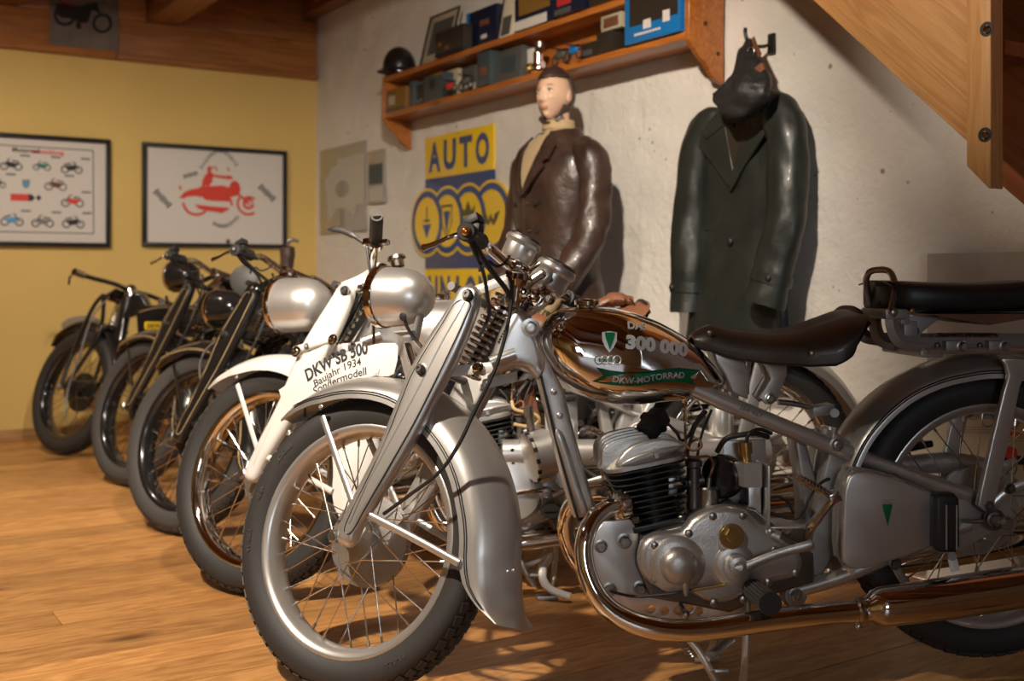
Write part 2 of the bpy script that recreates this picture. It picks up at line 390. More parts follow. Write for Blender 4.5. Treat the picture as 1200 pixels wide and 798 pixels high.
# ceiling: boards, joists along X, fascia over the yellow wall
ce = obj('ceiling', G().box((RX/2, RY/2, RH+.045), (RX+.2, -RY+.2, .05)), 'wood_ceiling'); tag(ce, kind='structure')
y = 0.0
while y > RY:
    wd = min(.18, y-RY); g = G().box((0, 0, 0), (RX, wd-.004, .02)); obj('ceiling_board', g, 'wood_ceiling', ce, Matrix.Translation((RX/2, y-wd/2, RH+.01))); y -= .18
pa, pb = yellow(172, 27, .05), yellow(209, 29, .05)
jw = abs(pa.y-pb.y); jz = (pa.z+pb.z)/2; jy = (pa.y+pb.y)/2; pc = yellow(20, 14, .05)
step = abs(pc.y-.5*jw-jy)*1.0
step = max(.55, min(step, 1.1))
k = 0; yj = jy
ys = [jy+step*i for i in range(-6, 6) if RY+.1 < jy+step*i < -.25]
for i, yj in enumerate(ys):
    j = obj('ceiling_joist', G().box((0, 0, 0), (RX-.02, max(jw, .12), RH-jz), bev=.008), 'wood_ceiling', None, Matrix.Translation((RX/2+.005, yj, (RH+jz)/2)))
    j.name = 'trim_%d' % (i+1); tag(j, kind='structure')
fz0 = yellow(370, 93, .05).z; fsp = yellow(137, 60, .05).y
def fascia(name, y0, y1, z0, z1, th, n):
    o = obj(name, G().box((0, 0, 0), (th, abs(y1-y0)-.003, z1-z0), bev=.004), 'wood_fascia', None, Matrix.Translation((th/2, (y0+y1)/2, (z0+z1)/2)))
    tag(o, kind='structure'); return o
fascia('trim_21', -.012, fsp, fz0+.03, jz-.002, .05, 1); fascia('trim_22', fsp, RY, fz0+.06, jz-.002, .05, 1)
fascia('trim_23', -.012, fsp, fz0, fz0+.03, .062, 1); fascia('trim_24', fsp, RY, fz0, fz0+.06, .056, 1)
edges = sorted([RY]+[q for yj in ys for q in (yj-max(jw, .12)/2, yj+max(jw, .12)/2)]+[-.012])
for i in range(0, len(edges), 2): fascia('trim_%d' % (30+i), edges[i], edges[i+1], jz, RH-.001, .05, 1)
tag(obj('trim_60', G().box((0, 0, 0), (RX-.1, .10, .14), bev=.006), 'wood_ceiling', None, Matrix.Translation((RX/2, -.055, RH-.071))), kind='structure')
tag(obj('baseboard_left', G().box((.01, RY/2, .03), (.02, -RY, .06), bev=.005), 'wood_base'), kind='structure')
# ------------------------------------------------------------------ staircase in the upper right
SD = .47
a = white(957, 0, SD); b = white(1140, 167, SD); sl = (a.z-b.z)/(a.x-b.x)
def sline(x): return b.z+sl*(x-b.x)
px0, px1 = white(1139.5, 100, SD+.022).x, white(1168, 100, SD+.022).x
stair = empty('wooden_staircase', V((px0, -SD, 1.1)), 'open wooden staircase with a bolted post above the pillion seat', 'staircase')
def rel(me, o): me.transform(Matrix.Translation(-o.location)); return me
xl = a.x-.75
xs_ = b.x+.02
o = obj('stringer', rel(plate('s', [(xs_, sline(xs_)), (xs_, RH-.15), (b.x-.6, RH-.02), (xl, min(RH-.02, sline(xl))), ], -SD-.02, -SD+.02, .003), stair), 'wood_stair', stair)
# grain follows the slope: rotate object frame
def retilt(o, ang):
    Rm = Matrix.Rotation(ang, 4, 'Y'); o.data.transform(Rm.inverted()); o.matrix_basis = o.matrix_basis @ Rm
retilt(o, math.atan(-sl))
zb0, zb1 = white(1140, 195, SD+.022).z, white(1168, 221, SD+.022).z
for nm, y0, y1 in (('post', -SD-.045, -SD-.0215), ('post', -SD-.020, -SD+.003)):
    obj(nm, rel(plate('s', [(px0, zb0), (px1-.006, zb1), (px1+.0, zb1), (px1+.0, RH-.15), (px0, RH-.15)], y0, y1, .003), stair), 'wood_post', stair)
for (bx, by) in ((1156, 34), (1154, 158)):
    p = white(bx, by, SD+.046) - stair.location
    bo = obj('bolt', G().turn([(.017, 0), (.017, .0015), (.013, .0015), (.013, .0008), (0, .0008)], p+V((0, .0012, 0)), (0, -1, 0), 20), 'black_dull', stair)
    obj('bolt_head', G().turn([(.0095, 0), (.0095, .004), (.007, .007), (0, .0078)], p+V((.002, .0005, -.001)), (0, -1, 0), 16), 'chrome', bo)
c0 = white(1185, 223, .28); c1 = white(1200, 236, .28); s2 = (c0.z-c1.z)/(c0.x-c1.x)
x0 = c0.x-.035; x1 = c0.x+.9
o = obj('stringer', rel(plate('s', [(x0, min(RH-.3, c0.z+s2*(x0-c0.x))), (x1, c0.z+s2*(x1-c0.x)), (x1, RH-.03), (x0, RH-.03)], -.30, -.26, .003), stair), 'wood_stair_shaded', stair); retilt(o, math.atan(-s2))
for i in range(5):
    xx = b.x-.06-.21*i; zz = sline(xx)+.16
    if zz < RH-.2: obj('tread', G().box(V((xx, -.385, zz))-stair.location, (.26, .13, .035), bev=.004), 'wood_stair_shaded', stair)
# display boards against the wall behind the rear wheel
def wbox(x0, x1, z0, z1, d0, d1): return G().box(((x0+x1)/2, -(d0+d1)/2, (z0+z1)/2), (x1-x0, abs(d1-d0), z1-z0), bev=.002)
p0, p1 = white(1085, 297, .05), white(1250, 292, .05)
bd = obj('display_board', wbox(p0.x, p1.x+.5, white(1085, 470, .05).z, p0.z, .025, .045), 'board_grey'); tag(bd, 'plain grey display board on the wall behind the pillion seat', 'board')
p0, p1 = white(1040, 478, .05), white(1250, 660, .05)
M = Matrix.Translation((p0.x, -.03, p1.z))
po_ = empty('info_poster', M, 'cream poster with motorcycle drawings and red print behind the rear wheel', 'poster')
W_, H_ = p1.x-p0.x+.35, p0.z-p1.z
obj('poster_sheet', G().box((W_/2, 0, H_/2), (W_, .012, H_)), 'board_cream', po_)
# ------------------------------------------------------------------ frames of the motorcycle in front
def frame(origin_cam, yaw):
    f = XR*(-math.cos(R_(yaw))) + YF*(-math.sin(R_(yaw))); l = Z.cross(f); o = cam2w(origin_cam[0], origin_cam[1], 0)
    return Matrix(((f.x, l.x, 0, o.x), (f.y, l.y, 0, o.y), (0, 0, 1, 0), (0, 0, 0, 1)))
B1 = frame((1.058, 2.50), 5.0)
RAKE, STEER = R_(28), R_(36.8)
wc = B1.inverted() @ cam2w(-.328, 2.436, .312)
S1 = Matrix.Translation(wc) @ Matrix.Rotation(-STEER, 4, V((-math.sin(RAKE), 0, math.cos(RAKE))))
F1 = B1 @ S1
RC = V((0, 0, .358))                     # rear wheel centre, lifted by the centre stand
def bq(px, py, v=0): return plane_pt(px, py, B1, v)
def fq(px, py, v=0): return plane_pt(px, py, F1, v)
def bx(pts, v=0): return [(q.x, q.z) for q in (bq(a, b, v) for a, b in pts)]
def fx(pts, v=0): return [(q.x, q.z) for q in (fq(a, b, v) for a, b in pts)]
# ------------------------------------------------------------------ motorcycle builder
def hexbolt(g, p, d, r, h=.006, n=6, washer=True):
    if washer: g.turn([(0, 0), (r*1.45, 0), (r*1.45, .0015), (r*1.1, .0022)], p, d, 14)
    M = axis_m(V(p)+V(d).normalized()*.0015, d)
    return g.lathe([(r, 0), (r, h*.8), (r*.8, h), (r*.35, h), (r*.35, h*.75), (0, h*.75)], n, M)
TYRE = [(.243, -.028), (.252, -.037), (.272, -.045), (.290, -.046), (.303, -.040), (.311, -.026), (.315, -.010), (.316, 0), (.315, .010), (.311, .026), (.303, .040), (.290, .046), (.272, .045), (.252, .037), (.243, .028)]
RIM = [(.247, .0375), (.2505, .036), (.2505, .0335), (.246, .0325), (.240, .0305), (.235, .024), (.230, .012), (.229, 0), (.230, -.012), (.235, -.024), (.240, -.0305), (.246, -.0325), (.2505, -.0335), (.2505, -.036), (.247, -.0375), (.243, -.036), (.237, -.034), (.231, -.027), (.226, -.014), (.2245, 0), (.226, .014), (.231, .027), (.237, .034), (.243, .036), (.247, .0375)]
WM = {}
def wheel_meshes():
    WM['tyre'] = G().lathe(TYRE+[TYRE[0]], 72).mesh('tyre', 60)
    g = G()
    for i in range(66):                       # tread blocks in three staggered rows
        for yy, off, rr, tilt in ((-.027, 0, .311, -.55), (-.009, .5, .3155, -.15), (.009, 0, .3155, .15), (.027, .5, .311, .55)):
            a = 2*math.pi*(i+off)/66
            M = Matrix.Rotation(-a, 4, 'Y') @ Matrix.Translation((rr, yy, 0)) @ Matrix.Rotation(tilt, 4, 'Z')
            h = G().box((0, 0, 0), (.007, .015, .0215), Matrix.Rotation(.25*(1 if yy > 0 else -1), 3, 'X')); g.merge(h, M)
    WM['tread'] = g.mesh('tread')
    WM['rim'] = G().lathe(RIM, 72).mesh('rim', 60)
    WM['lettering'] = None
    for sy in (-1, 1):
        for sk in (-1, 1):
            p0 = V((.049*math.cos(.95*sk), sy*.036, .049*math.sin(.95*sk))); p1 = V((.226, sy*.004, 0))
            g = G().cyl(p0, p1, .00145, n=6); d = (p1-p0).normalized(); g.cyl(p1-d*.016, p1+d*.004, .0032, n=8)
            WM['spoke', sy, sk] = g.mesh('spoke')
    WM['hub'] = G().lathe([(.013, -.05), (.020, -.044), (.050, -.039), (.052, -.034), (.03, -.029), (.024, 0), (.03, .029), (.052, .034), (.050, .039), (.036, .042), (.020, .044), (.016, .056), (.012, .058)], 32).mesh('hub')
    WM['drum'] = G().lathe([(0, -.066), (.03, -.066), (.035, -.058), (.075, -.054), (.090, -.050), (.098, -.044), (.1, -.030), (.100, -.022), (.06, -.018), (0, -.018)], 40).mesh('drum', 30)
wheel_meshes()
def wheel(parent, T, rim='silver', drum='alu', hub='alu', drum_side=1, spoke='chrome_worn', tyre='rubber'):
    t = obj('tyre', WM['tyre'].copy(), tyre, parent, T); tr = obj('tread', WM['tread'].copy(), tyre, t); tag(tr, kind='stuff')
    r = obj('rim', WM['rim'].copy(), rim, parent, T)
    for i in range(9):
        for n, (sy, sk) in enumerate(((-1, -1), (1, 1), (-1, 1), (1, -1))):
            me = WM['spoke', sy, sk]
            obj('spoke', me, spoke, r, Matrix.Rotation(2*math.pi*(i*4+n)/36, 4, 'Y'))
    obj('hub', WM['hub'].copy(), hub, parent, T)
    d = obj('brake_drum', WM['drum'].copy(), drum, parent, T @ (Matrix.Rotation(math.pi, 4, 'Z') if drum_side < 0 else Matrix.Identity(4)))
    g = G()
    for i in range(10):
        a = 2*math.pi*i/10; g.turn([(0, -.004), (.004, -.004), (.004, 0), (0, 0)], V((.086*math.cos(a), -.051, .086*math.sin(a))), (0, 1, 0), 8)
    obj('rivet', g, hub, d)
    obj('axle', G().cyl((0, -.115, 0), (0, .115, 0), .009, n=12).turn([(.015, 0), (.015, .012), (.011, .015), (0, .015)], (0, .098, 0), (0, 1, 0), 6), 'steel', parent, T)
    return t, r
def fender(c, a0, a1, crest, edge, hw, th=.003, n=90):
    """valanced mudguard: crest / edge radius and half width tabulated over angle (degrees)"""
    rings = []; ln = [[], [], [], []]
    for i in range(n+1):
        a = a0+(a1-a0)*i/n; u = V((math.cos(R_(a)), 0, math.sin(R_(a)))); rc, re, h = interp(crest, a), interp(edge, a), interp(hw, a)
        out = []; d = rc-re
        for s in [x/10 for x in range(-10, 11)]:
            q = abs(s)
            y = h*min(1, (q/.72)**.9) if q < .72 else h*(1+.02*(q-.72)/.28)
            rr = rc-d*.62*(min(1, q/.72)**1.75) if q < .72 else lerp(rc-d*.62, re, (q-.72)/.28)
            out.append((rr, y*(1 if s >= 0 else -1)))
        inn = [(r_-th if abs(k-10) < 8 else r_, y*(1-th/h)) for k, (r_, y) in enumerate(out)]
        rings.append([V(c)+u*r_+V((0, y, 0)) for r_, y in out+inn[::-1]])
        if 6 <= i <= n-1:
         for k, (s, off) in enumerate(((1, .012), (1, .017), (-1, .012), (-1, .017))):
             r_, y = out[-1]; r2, y2 = out[-3]; t = off/max(math.hypot(r2-r_, y2-y), 1e-4)
             ln[k].append(V(c)+u*lerp(r_, r2, t)+V((0, s*(lerp(y, y2, t)+.0006), 0)))
    return G().loft(rings), ln
def lines(paths, r=.0013):
    g = G()
    for p in paths: g.tube(p, r, 5)
    return g
root1 = empty('motorcycle', B1, 'silver motorcycle with chromed tank, leather saddle and white plate on its front mudguard', 'motorcycle', 'motorcycles parked in a row')
def P(name, g, m, front=False, parent=None, angle=38):
    return obj(name, g, m, parent or root1, None if parent else (S1 if front else None), angle)
def fplate(name, px, v0, v1, m, bev=.004, smooth=0, parent=None, vref=None, holes=()):
    v = v1 if vref is None else vref
    hs = [(q.x, q.z, r) for q, r in ((fq(a, b, v), r) for a, b, r in holes)]
    return P(name, plate(name, fx(px, v), v0, v1, bev, smooth, holes=hs), m, True, parent)
def bplate(name, px, v0, v1, m, bev=.004, smooth=0, parent=None, vref=None, holes=()):
    v = v1 if vref is None else vref
    hs = [(q.x, q.z, r) for q, r in ((bq(a, b, v), r) for a, b, r in holes)]
    return P(name, plate(name, bx(px, v), v0, v1, bev, smooth, holes=hs), m, False, parent)
def bt(pts, r, m, name, k=6, n=10, sec=(1, 1), parent=None, up=None):   # tube through (px,py,v)
    return P(name, G().tube([bq(*q) for q in pts], r, n, k, sec=sec, up=up), m, False, parent)
def ft(pts, r, m, name, k=6, n=10, sec=(1, 1), parent=None, up=None):
    return P(name, G().tube([fq(*q) for q in pts], r, n, k, sec=sec, up=up), m, True, parent)
I4 = Matrix.Identity(4)
# ---- wheels
FT, FR = wheel(root1, S1)
RT, RR_ = wheel(root1, Matrix.Translation(RC))
def arc_text(body, rad, a_mid, size, y):                      # raised print on the tyre wall
    v, f = text2d(body, size, .0004, 'CENTER', 1.15, .0006); g = G()
    for q in v: q.x, q.y, q.z = q.x, q.y, q.z
    out = []
    for q in v:
        a = a_mid-q.x/rad; out.append(V(((rad+q.y)*math.cos(a), y+q.z, (rad+q.y)*math.sin(a))))
    return g.add(out, f)
for body, am in (('3.50-19', 182), ('N/D', 160), ('BLOCK', 138), ('3.50-19', 300)):
    obj('lettering', arc_text(body, .275, R_(180-am), .015, .0466), 'rubber_pale', FT)
# ---- front mudguard, stays, number plate
fg, fl_ = fender((0, 0, 0), 47, 202, [(47, .374), (62, .367), (79, .366), (98, .362), (127, .372), (158, .382), (185, .388), (194, .405), (202, .436)], [(47, .362), (55, .335), (72, .309), (89, .301), (106, .296), (129, .284), (166, .284), (186, .293), (191, .301), (195, .314), (198, .334), (200, .357), (201.2, .382), (202, .412)], [(47, .022), (56, .055), (70, .072), (90, .076), (202, .078)])
mg = P('front_mudguard', fg, 'silver', True)
obj('pinstripe', lines(fl_), 'line', mg)
ft([(378, 488, .082), (396, 540, .086), (413, 588, .094)], .0075, 'silver', 'mudguard_stay', 4, 10, (.5, 1))
ft([(420, 597, .097), (480, 628, .094), (538, 660, .084)], .0085, 'silver', 'mudguard_stay', 4, 12, (.6, 1))
a_, b_, c_ = fq(378, 488, .082), fq(413, 588, .094), fq(538, 660, .084)
mir = Matrix.Diagonal((1, -1, 1, 1))
P('mudguard_stay', G().tube([mir @ a_, mir @ b_], .0075, 10, sec=(.5, 1)), 'silver', True)
P('mudguard_stay', G().tube([mir @ b_, mir @ c_], .0085, 10, sec=(.6, 1)), 'silver', True)
P('stay_bolt', hexbolt(G(), fq(415, 593, .098), (0, 1, 0), .008, .008), 'steel_dark', True)
P('stay_bolt', hexbolt(G(), fq(376, 477, .074), (0, 1, 0), .004, .003), 'silver', True)
for a, b in ((584, 667), (600, 668)):
    q = fq(a, b, .03); u = V((q.x, 0, q.z)).normalized(); P('rivet', G().sphere(u*.391+V((0, .02 if a > 590 else .045, 0)), .0035), 'silver', True)
NP = [(327, 457), (345, 445), (365, 433), (386, 422), (407, 413), (428, 406), (448, 402), (463, 402), (467, 406), (466, 422), (462, 438), (456, 441), (438, 441), (415, 446), (395, 454), (374, 464), (354, 476), (338, 485), (333, 478)]
npl = fplate('number_plate', NP, -.0015, .0015, 'plate_white', .001, 0, vref=.0)
tag(npl, 'white curved plate lettered DKW SB 500 Baujahr 1934 Sondermodell')
def px_text(body, path_px, frame_q, vv, height_px, bold, dv=.0016):
    """flat lettering whose baseline runs along pixel points on the plane y=vv; returns mesh geometry in the frame"""
    pts = catmull([frame_q(a, b, vv) for a, b in path_px], 8); L = [0]
    for a, b in zip(pts, pts[1:]): L.append(L[-1]+(b-a).length)
    v, f = text2d(body, 1.0, bold); xs = [q.x for q in v]; x0, x1 = min(xs), max(xs); hmax = max(q.y for q in v if q.y > 0)
    h = (frame_q(path_px[0][0], path_px[0][1]-height_px, vv)-frame_q(*path_px[0], vv)).length
    out = []
    for q in v:
        s = (q.x-x0)/(x1-x0)*L[-1]; i = max(0, min(len(pts)-2, next((k for k in range(len(L)-1) if L[k+1] >= s), len(pts)-2)))
        t = (s-L[i])/(L[i+1]-L[i]); p = pts[i].lerp(pts[i+1], t); d = (pts[i+1]-pts[i]).normalized()
        n = V((0, 1, 0)).cross(d) if False else d.cross(V((0, 1, 0)))
        if n.z < 0: n = -n
        out.append(p+n*(q.y/hmax*h)+V((0, dv, 0)))
    return out, f
def lettering(name, parent, items, q, m, vv, dv=.0022):
    g = G()
    for body, path, h, bold in items: g.add(*px_text(body, path, q, vv, h, bold, dv))
    return obj(name, g, m, parent)
lettering('lettering', npl, [('DKW SB 500', [(361, 447), (386, 432), (410, 421), (432, 414)], 15, .035), ('Baujahr 1934', [(370, 454), (388, 443), (408, 433), (424, 428)], 9, .012), ('Sondermodell', [(369, 463), (386, 454), (408, 445), (430, 439)], 9, .012)], fq, 'ink', 0)
for a, b in ((357, 470), (441, 436)):
    P('plate_bracket', G().box(fq(a, b, .003), (.014, .003, .016), bev=.001).turn([(.004, 0), (.004, .002), (0, .003)], fq(a, b, .0045), (0, 1, 0), 10), 'plate_white', True)
P('plate_clip', G().tube([fq(357, 472, -.002), V((fq(357, 489, 0).x, -.002, fq(357, 489, 0).z))], .004, 8, sec=(1, .4)), 'steel', True)
P('plate_clip', G().tube([fq(441, 438, -.002), V((fq(443, 452, 0).x, -.002, fq(443, 452, 0).z))], .004, 8, sec=(1, .4)), 'steel', True)
# ---- blade fork
BL = [(549, 333), (559, 338), (561, 350), (554, 374), (541, 406), (526, 437), (508, 471), (490, 507), (474, 535), (458, 561), (440, 590), (425, 613), (414, 637), (404, 641), (395, 633), (397, 620), (405, 602), (418, 574), (433, 545), (447, 516), (458, 488), (468, 463), (481, 432), (498, 402), (516, 374), (530, 352), (538, 338)]
for sg in (1, -1):
    me = plate('fork_blade', fx(BL, .1), .074, .113, .0175, 3, 6)
    if sg < 0: me.transform(mir); me.flip_normals()
    fb = P('fork_blade', me, 'silver', True)
    inn = [(552, 356), (545, 375), (520, 428), (488, 492), (455, 550), (428, 597), (414, 622), (406, 625), (407, 612), (432, 560), (452, 518), (470, 472), (487, 432), (520, 378), (536, 354)]
    pts = catmull([V((x_, 0, z_)) for x_, z_ in fx(inn, .11)], 4, True)
    if sg > 0:
        g = G().tube([V((q.x, .1122, q.z)) for q in pts], .0016, 6, closed=True)
        obj('pinstripe', g, 'line', fb)
        me2 = plate('blade_rib', fx([(546, 356), (522, 398), (490, 460), (450, 535), (420, 590), (410, 614), (412, 606), (436, 552), (462, 494), (486, 438), (522, 376), (537, 354)], .11), .106, .1145, .004, 3, 4)
        obj('blade_rib', me2, 'silver', fb)
    P('fork_bolt', hexbolt(G(), V((fq(550, 346, .11).x, sg*.112, fq(550, 346, .11).z)), (0, sg, 0), .0105, .012, 16), 'steel_dark', True)
    P('fork_bolt', hexbolt(G(), V((fq(495, 433, .11).x, sg*.113, fq(495, 433, .11).z)), (0, sg, 0), .0095, .014, 16), 'steel_dark', True)
    for (x0, y0, x1, y1, m_) in ((552, 346, 607, 322, 'white_paint'), (527, 437, 580, 430, 'white_paint')):
        A, Bq = fq(x0, y0, .06), fq(x1, y1, .05)
        P('fork_link', G().tube([V((A.x, sg*.072, A.z)), V((Bq.x, sg*.05, Bq.z))], .012, 10, sec=(.35, 1)), m_, True)
    q = fq(559, 431, .066); P('link_bolt', hexbolt(G(), V((q.x, sg*.062, q.z)), (0, sg, 0), .010, .010), 'chrome', True)
q0, q1 = fq(600, 350, 0), fq(548, 440, 0)
P('fork_spring', G().spring(q0, q1, lambda t: .026+.012*math.sin(math.pi*min(1, .25+t*.75)), .0046, 13.5, 7, 18), 'chrome_worn', True)
P('spring_core', G().tube([q0, q1], .014, 14), 'black_iron', True)
for a, b in ((549, 346), (524, 438)): P('fork_crossbar', G().cyl(fq(a, b, 0)+V((0, -.078, 0)), fq(a, b, 0)+V((0, .078, 0)), .010), 'steel_dark', True)
# ---- headlamp: bowl turned about its own axis
hf, hb = fq(448, 348, 0), fq(505, 348, 0)
ax = (hf-hb).normalized(); Lh = (hf-hb).length
hl = P('headlamp', G().turn([(0, 0), (.018, .002), (.035, .009), (.050, .024), (.061, .045), (.0675, .07), (.070, Lh-.022), (.0705, Lh-.014)], hb, ax, 40), 'silver', True)
obj('headlamp_rim', G().turn([(.0705, Lh-.015), (.0735, Lh-.013), (.0745, Lh-.002), (.072, Lh+.005), (.066, Lh+.007), (.064, Lh+.002)], hb, ax, 40), 'chrome', hl)
obj('lens', G().turn([(.066, Lh+.002), (.05, Lh+.009), (.025, Lh+.013), (0, Lh+.014)], hb, ax, 32), 'plaque', hl)
obj('seam', G().turn([(.0712, Lh-.016), (.0716, Lh-.0135)], hb, ax, 40), 'line', hl)
u = fq(486, 383, .0)
P('headlamp_bracket', G().tube([fq(493, 368, .0), fq(489, 385, .0), fq(486, 398, .0)], .012, 10, 3, sec=(1.2, .55)).turn([(0, -.005), (.016, -.005), (.017, .004), (.012, .009), (0, .009)], fq(479, 397, .015), (0, .3, 1), 16).box(fq(476, 390, .01), (.05, .03, .004)), 'silver_dull', True)
P('headlamp_stem', G().tube([fq(478, 404, 0), fq(484, 425, 0), fq(494, 452, 0)], .012, 10, 4, sec=(1.3, .6)), 'chrome_worn', True)
ft([(474, 372, .062), (478, 385, .05), (492, 404, .03), (512, 425, .05)], .004, 'black_dull', 'lamp_cable', 6, 8)
P('cable_grommet', G().turn([(.009, 0), (.010, .003), (.006, .005), (0, .005)], fq(473, 371, .064), (.1, 1, -.35), 14), 'black_dull', True)
# ---- instruments and handlebar
def gauge(name, c0, c1, r, face):
    c0, c1 = V(c0), V(c1); d = (c1-c0); L_ = d.length
    g = P(name, G().turn([(0, 0), (r*.84, 0), (r*.88, .004), (r*.90, L_*.55), (r*.90, L_*.6), (r*1.0, L_*.66), (r*1.06, L_*.78), (r*1.0, L_*.92), (r*.9, L_*.97)], c0, d, 36), 'silver', True)
    obj('gauge_bezel', G().turn([(r*.92, L_*.94), (r*.93, L_*1.03), (r*.84, L_*1.08), (r*.80, L_*1.0)], c0, d, 36), 'steel_dark', g)
    obj('gauge_face', G().turn([(r*.86, L_*1.0), (0, L_*1.02)], c0, d, 36), face, g)
    return g
kax = V((-math.sin(RAKE), 0, math.cos(RAKE)))
ga = fq(604, 303, .02); gd = (fq(616, 279, .02)-ga); gauge('speedometer', ga, ga+gd, .040, 'paper')
gb = fq(640, 338, -.01); gd2 = fq(655, 310, -.01)-gb; gauge('rev_gauge', gb, gb+gd2, .044, 'paper')
P('gauge_bracket', G().box(fq(626, 322, .0), (.09, .055, .012), Matrix.Rotation(R_(35), 3, 'Y'), .004), 'chrome', True)
P('gauge_cover', G().sphere(fq(632, 326, .045), .03, (1.15, .5, .75), 20, Matrix.Rotation(R_(34), 3, 'Y')), 'silver', True)
HB = [(0, .0)]
cl = fq(618, 322, 0); be = fq(546, 271, .31)
for sg in (1, -1):
    pts = [V((cl.x, 0, cl.z)), V((cl.x+.012, sg*.06, cl.z+.004)), V((cl.x+.035, sg*.13, cl.z+.03)), V((lerp(cl.x+.03, be.x, .5), sg*.2, lerp(cl.z+.03, be.z, .6))), V((be.x, sg*.31, be.z))]
    P('handlebar', G().tube(pts, .0115, 14, 8), 'chrome', True)
    d = (pts[-1]-pts[-2]).normalized()
    gp = P('grip', G().turn([(.0125, 0), (.0185, .002), (.0175, .02), (.0175, .085), (.0195, .09), (.0195, .098), (.017, .101), (0, .101)], pts[-1]-d*.10, d, 20), 'rubber', True)
    obj('grip_end', G().sphere(pts[-1]+d*.002, .0105, (1, 1, 1), 14), 'amber' if sg > 0 else 'chrome', gp)
    lv = [pts[-1]-d*.012, pts[-1]+V((.03, sg*.006, -.010)), pts[-1]+V((.065, sg*.004, -.020)), pts[-1]+V((.098, sg*.002, -.026))]
    P('lever', G().tube(lv, [.005]*6+[.0045]*6+[.0052]*4+[.0065, .007, .004], 10, 6, sec=(.8, 1.1)), 'chrome', True)
    sw = pts[-1]-d*.028+V((-.006, 0, .027))
    if sg > 0: P('switch_block', G().box(sw, (.034, .03, .02), Matrix.Rotation(R_(20), 3, 'Y'), .005).cyl(sw+V((0, 0, .006)), sw+V((-.005, 0, .016)), .008).box(sw+V((.0, 0, -.017)), (.040, .022, .02), bev=.006), 'black_dull', True)
P('handlebar_clamp', G().cyl(cl+V((0, -.06, 0)), cl+V((0, .06, 0)), .019, n=18).box(cl+V((-.01, 0, -.02)), (.05, .09, .04), Matrix.Rotation(R_(28), 3, 'Y'), .008), 'chrome', True)
P('steering_damper', G().turn([(.008, -.05), (.020, -.045), (.025, -.03), (.019, -.012), (.023, 0), (.027, .012), (.022, .024), (0, .03)], fq(606, 332, .07), V((-.25, .3, .9)), 24), 'chrome', True)
P('top_yoke', G().box(fq(626, 345, 0), (.12, .13, .022), Matrix.Rotation(R_(30), 3, 'Y'), .008).cyl(fq(630, 352, .06), fq(630, 352, .08), .012), 'chrome_worn', True)
for (a, b, v, r) in ((617, 345, .07, .010), (628, 350, .075, .013), (645, 352, .06, .008), (636, 338, .07, .007)):
    P('yoke_nut', hexbolt(G(), fq(a, b, v), (0, 1, .15), r, .012), 'chrome', True)
P('steering_stem', G().tube([fq(618, 338, 0), fq(604, 366, 0), fq(570, 430, 0)], [.022]*7+[.024]*6, 18, 6), 'steel_dark', True)
# cables from the bar
ft([(594, 318, .12), (600, 336, .12), (597, 370, .12), (589, 405, .125), (577, 440, .13), (557, 480, .13), (538, 520, .13), (515, 553, .125), (480, 580, .10), (450, 602, .07)], .0042, 'black_dull', 'brake_cable', 6, 8)
ft([(551, 283, .29), (557, 298, .25), (566, 318, .16), (571, 345, .1), (573, 370, .06), (561, 395, .085)], .0042, 'black_dull', 'clutch_cable', 6, 8)
ft([(553, 281, .28), (572, 312, .2), (590, 335, .12), (600, 350, .08)], .0055, 'black_dull', 'wiring', 6, 8)
ft([(562, 318, .2), (563, 310, .2), (572, 306, .2), (582, 312, .18), (592, 308, .16), (597, 300, .14)], .003, 'black_dull', 'wiring', 6, 8)
# ---- frame
FRO = [(600, 366), (622, 370), (634, 390), (648, 432), (661, 457), (672, 501), (695, 585), (700, 606), (674, 608), (661, 561), (645, 498), (632, 446), (620, 432), (604, 430), (586, 438), (572, 430), (580, 410), (590, 388)]
bplate('frame_downtube', FRO, -.04, .04, 'silver', .010, 0)
P('downtube_rib', G().tube([bq(652, 503, .04), bq(661, 528, .04), bq(674, 570, .04), bq(684, 600, .04)], [.004, .009, .0105, .011, .011, .011, .011, .011, .011, .011, .011, .011, .010][:13], 12, 4, sec=(.9, 1), up=(0, 1, 0)), 'silver', False)
bt([(634, 440, .043), (647, 498, .043), (664, 563, .043), (678, 610, .043)], .0028, 'black_dull', 'brake_cable')
for a, b in ((649, 459), (656, 487)): P('rivet', G().sphere(bq(a, b, .040), .0075, (1, .5, 1)), 'silver', False)
P('head_gusset', plate('hg', bx([(600, 366), (622, 372), (640, 420), (632, 446), (618, 434), (600, 432), (586, 438), (572, 430)], .05), -.055, .055, .02, 3, 4), 'silver', False)
P('gusset_bolt', hexbolt(G(), bq(622, 384, .056), (0, 1, 0), .014, .008, 16), 'silver', False)
for i in range(9): P('gusset_slot', G().box(bq(597-i*1.6, 375+i*3.2, .045), (.003, .012, .004), Matrix.Rotation(R_(-35), 3, 'Y')), 'line', False)
bt([(575, 425, .05), (592, 418, .05), (604, 414, .05)], .014, 'silver', 'lower_lug', 4)
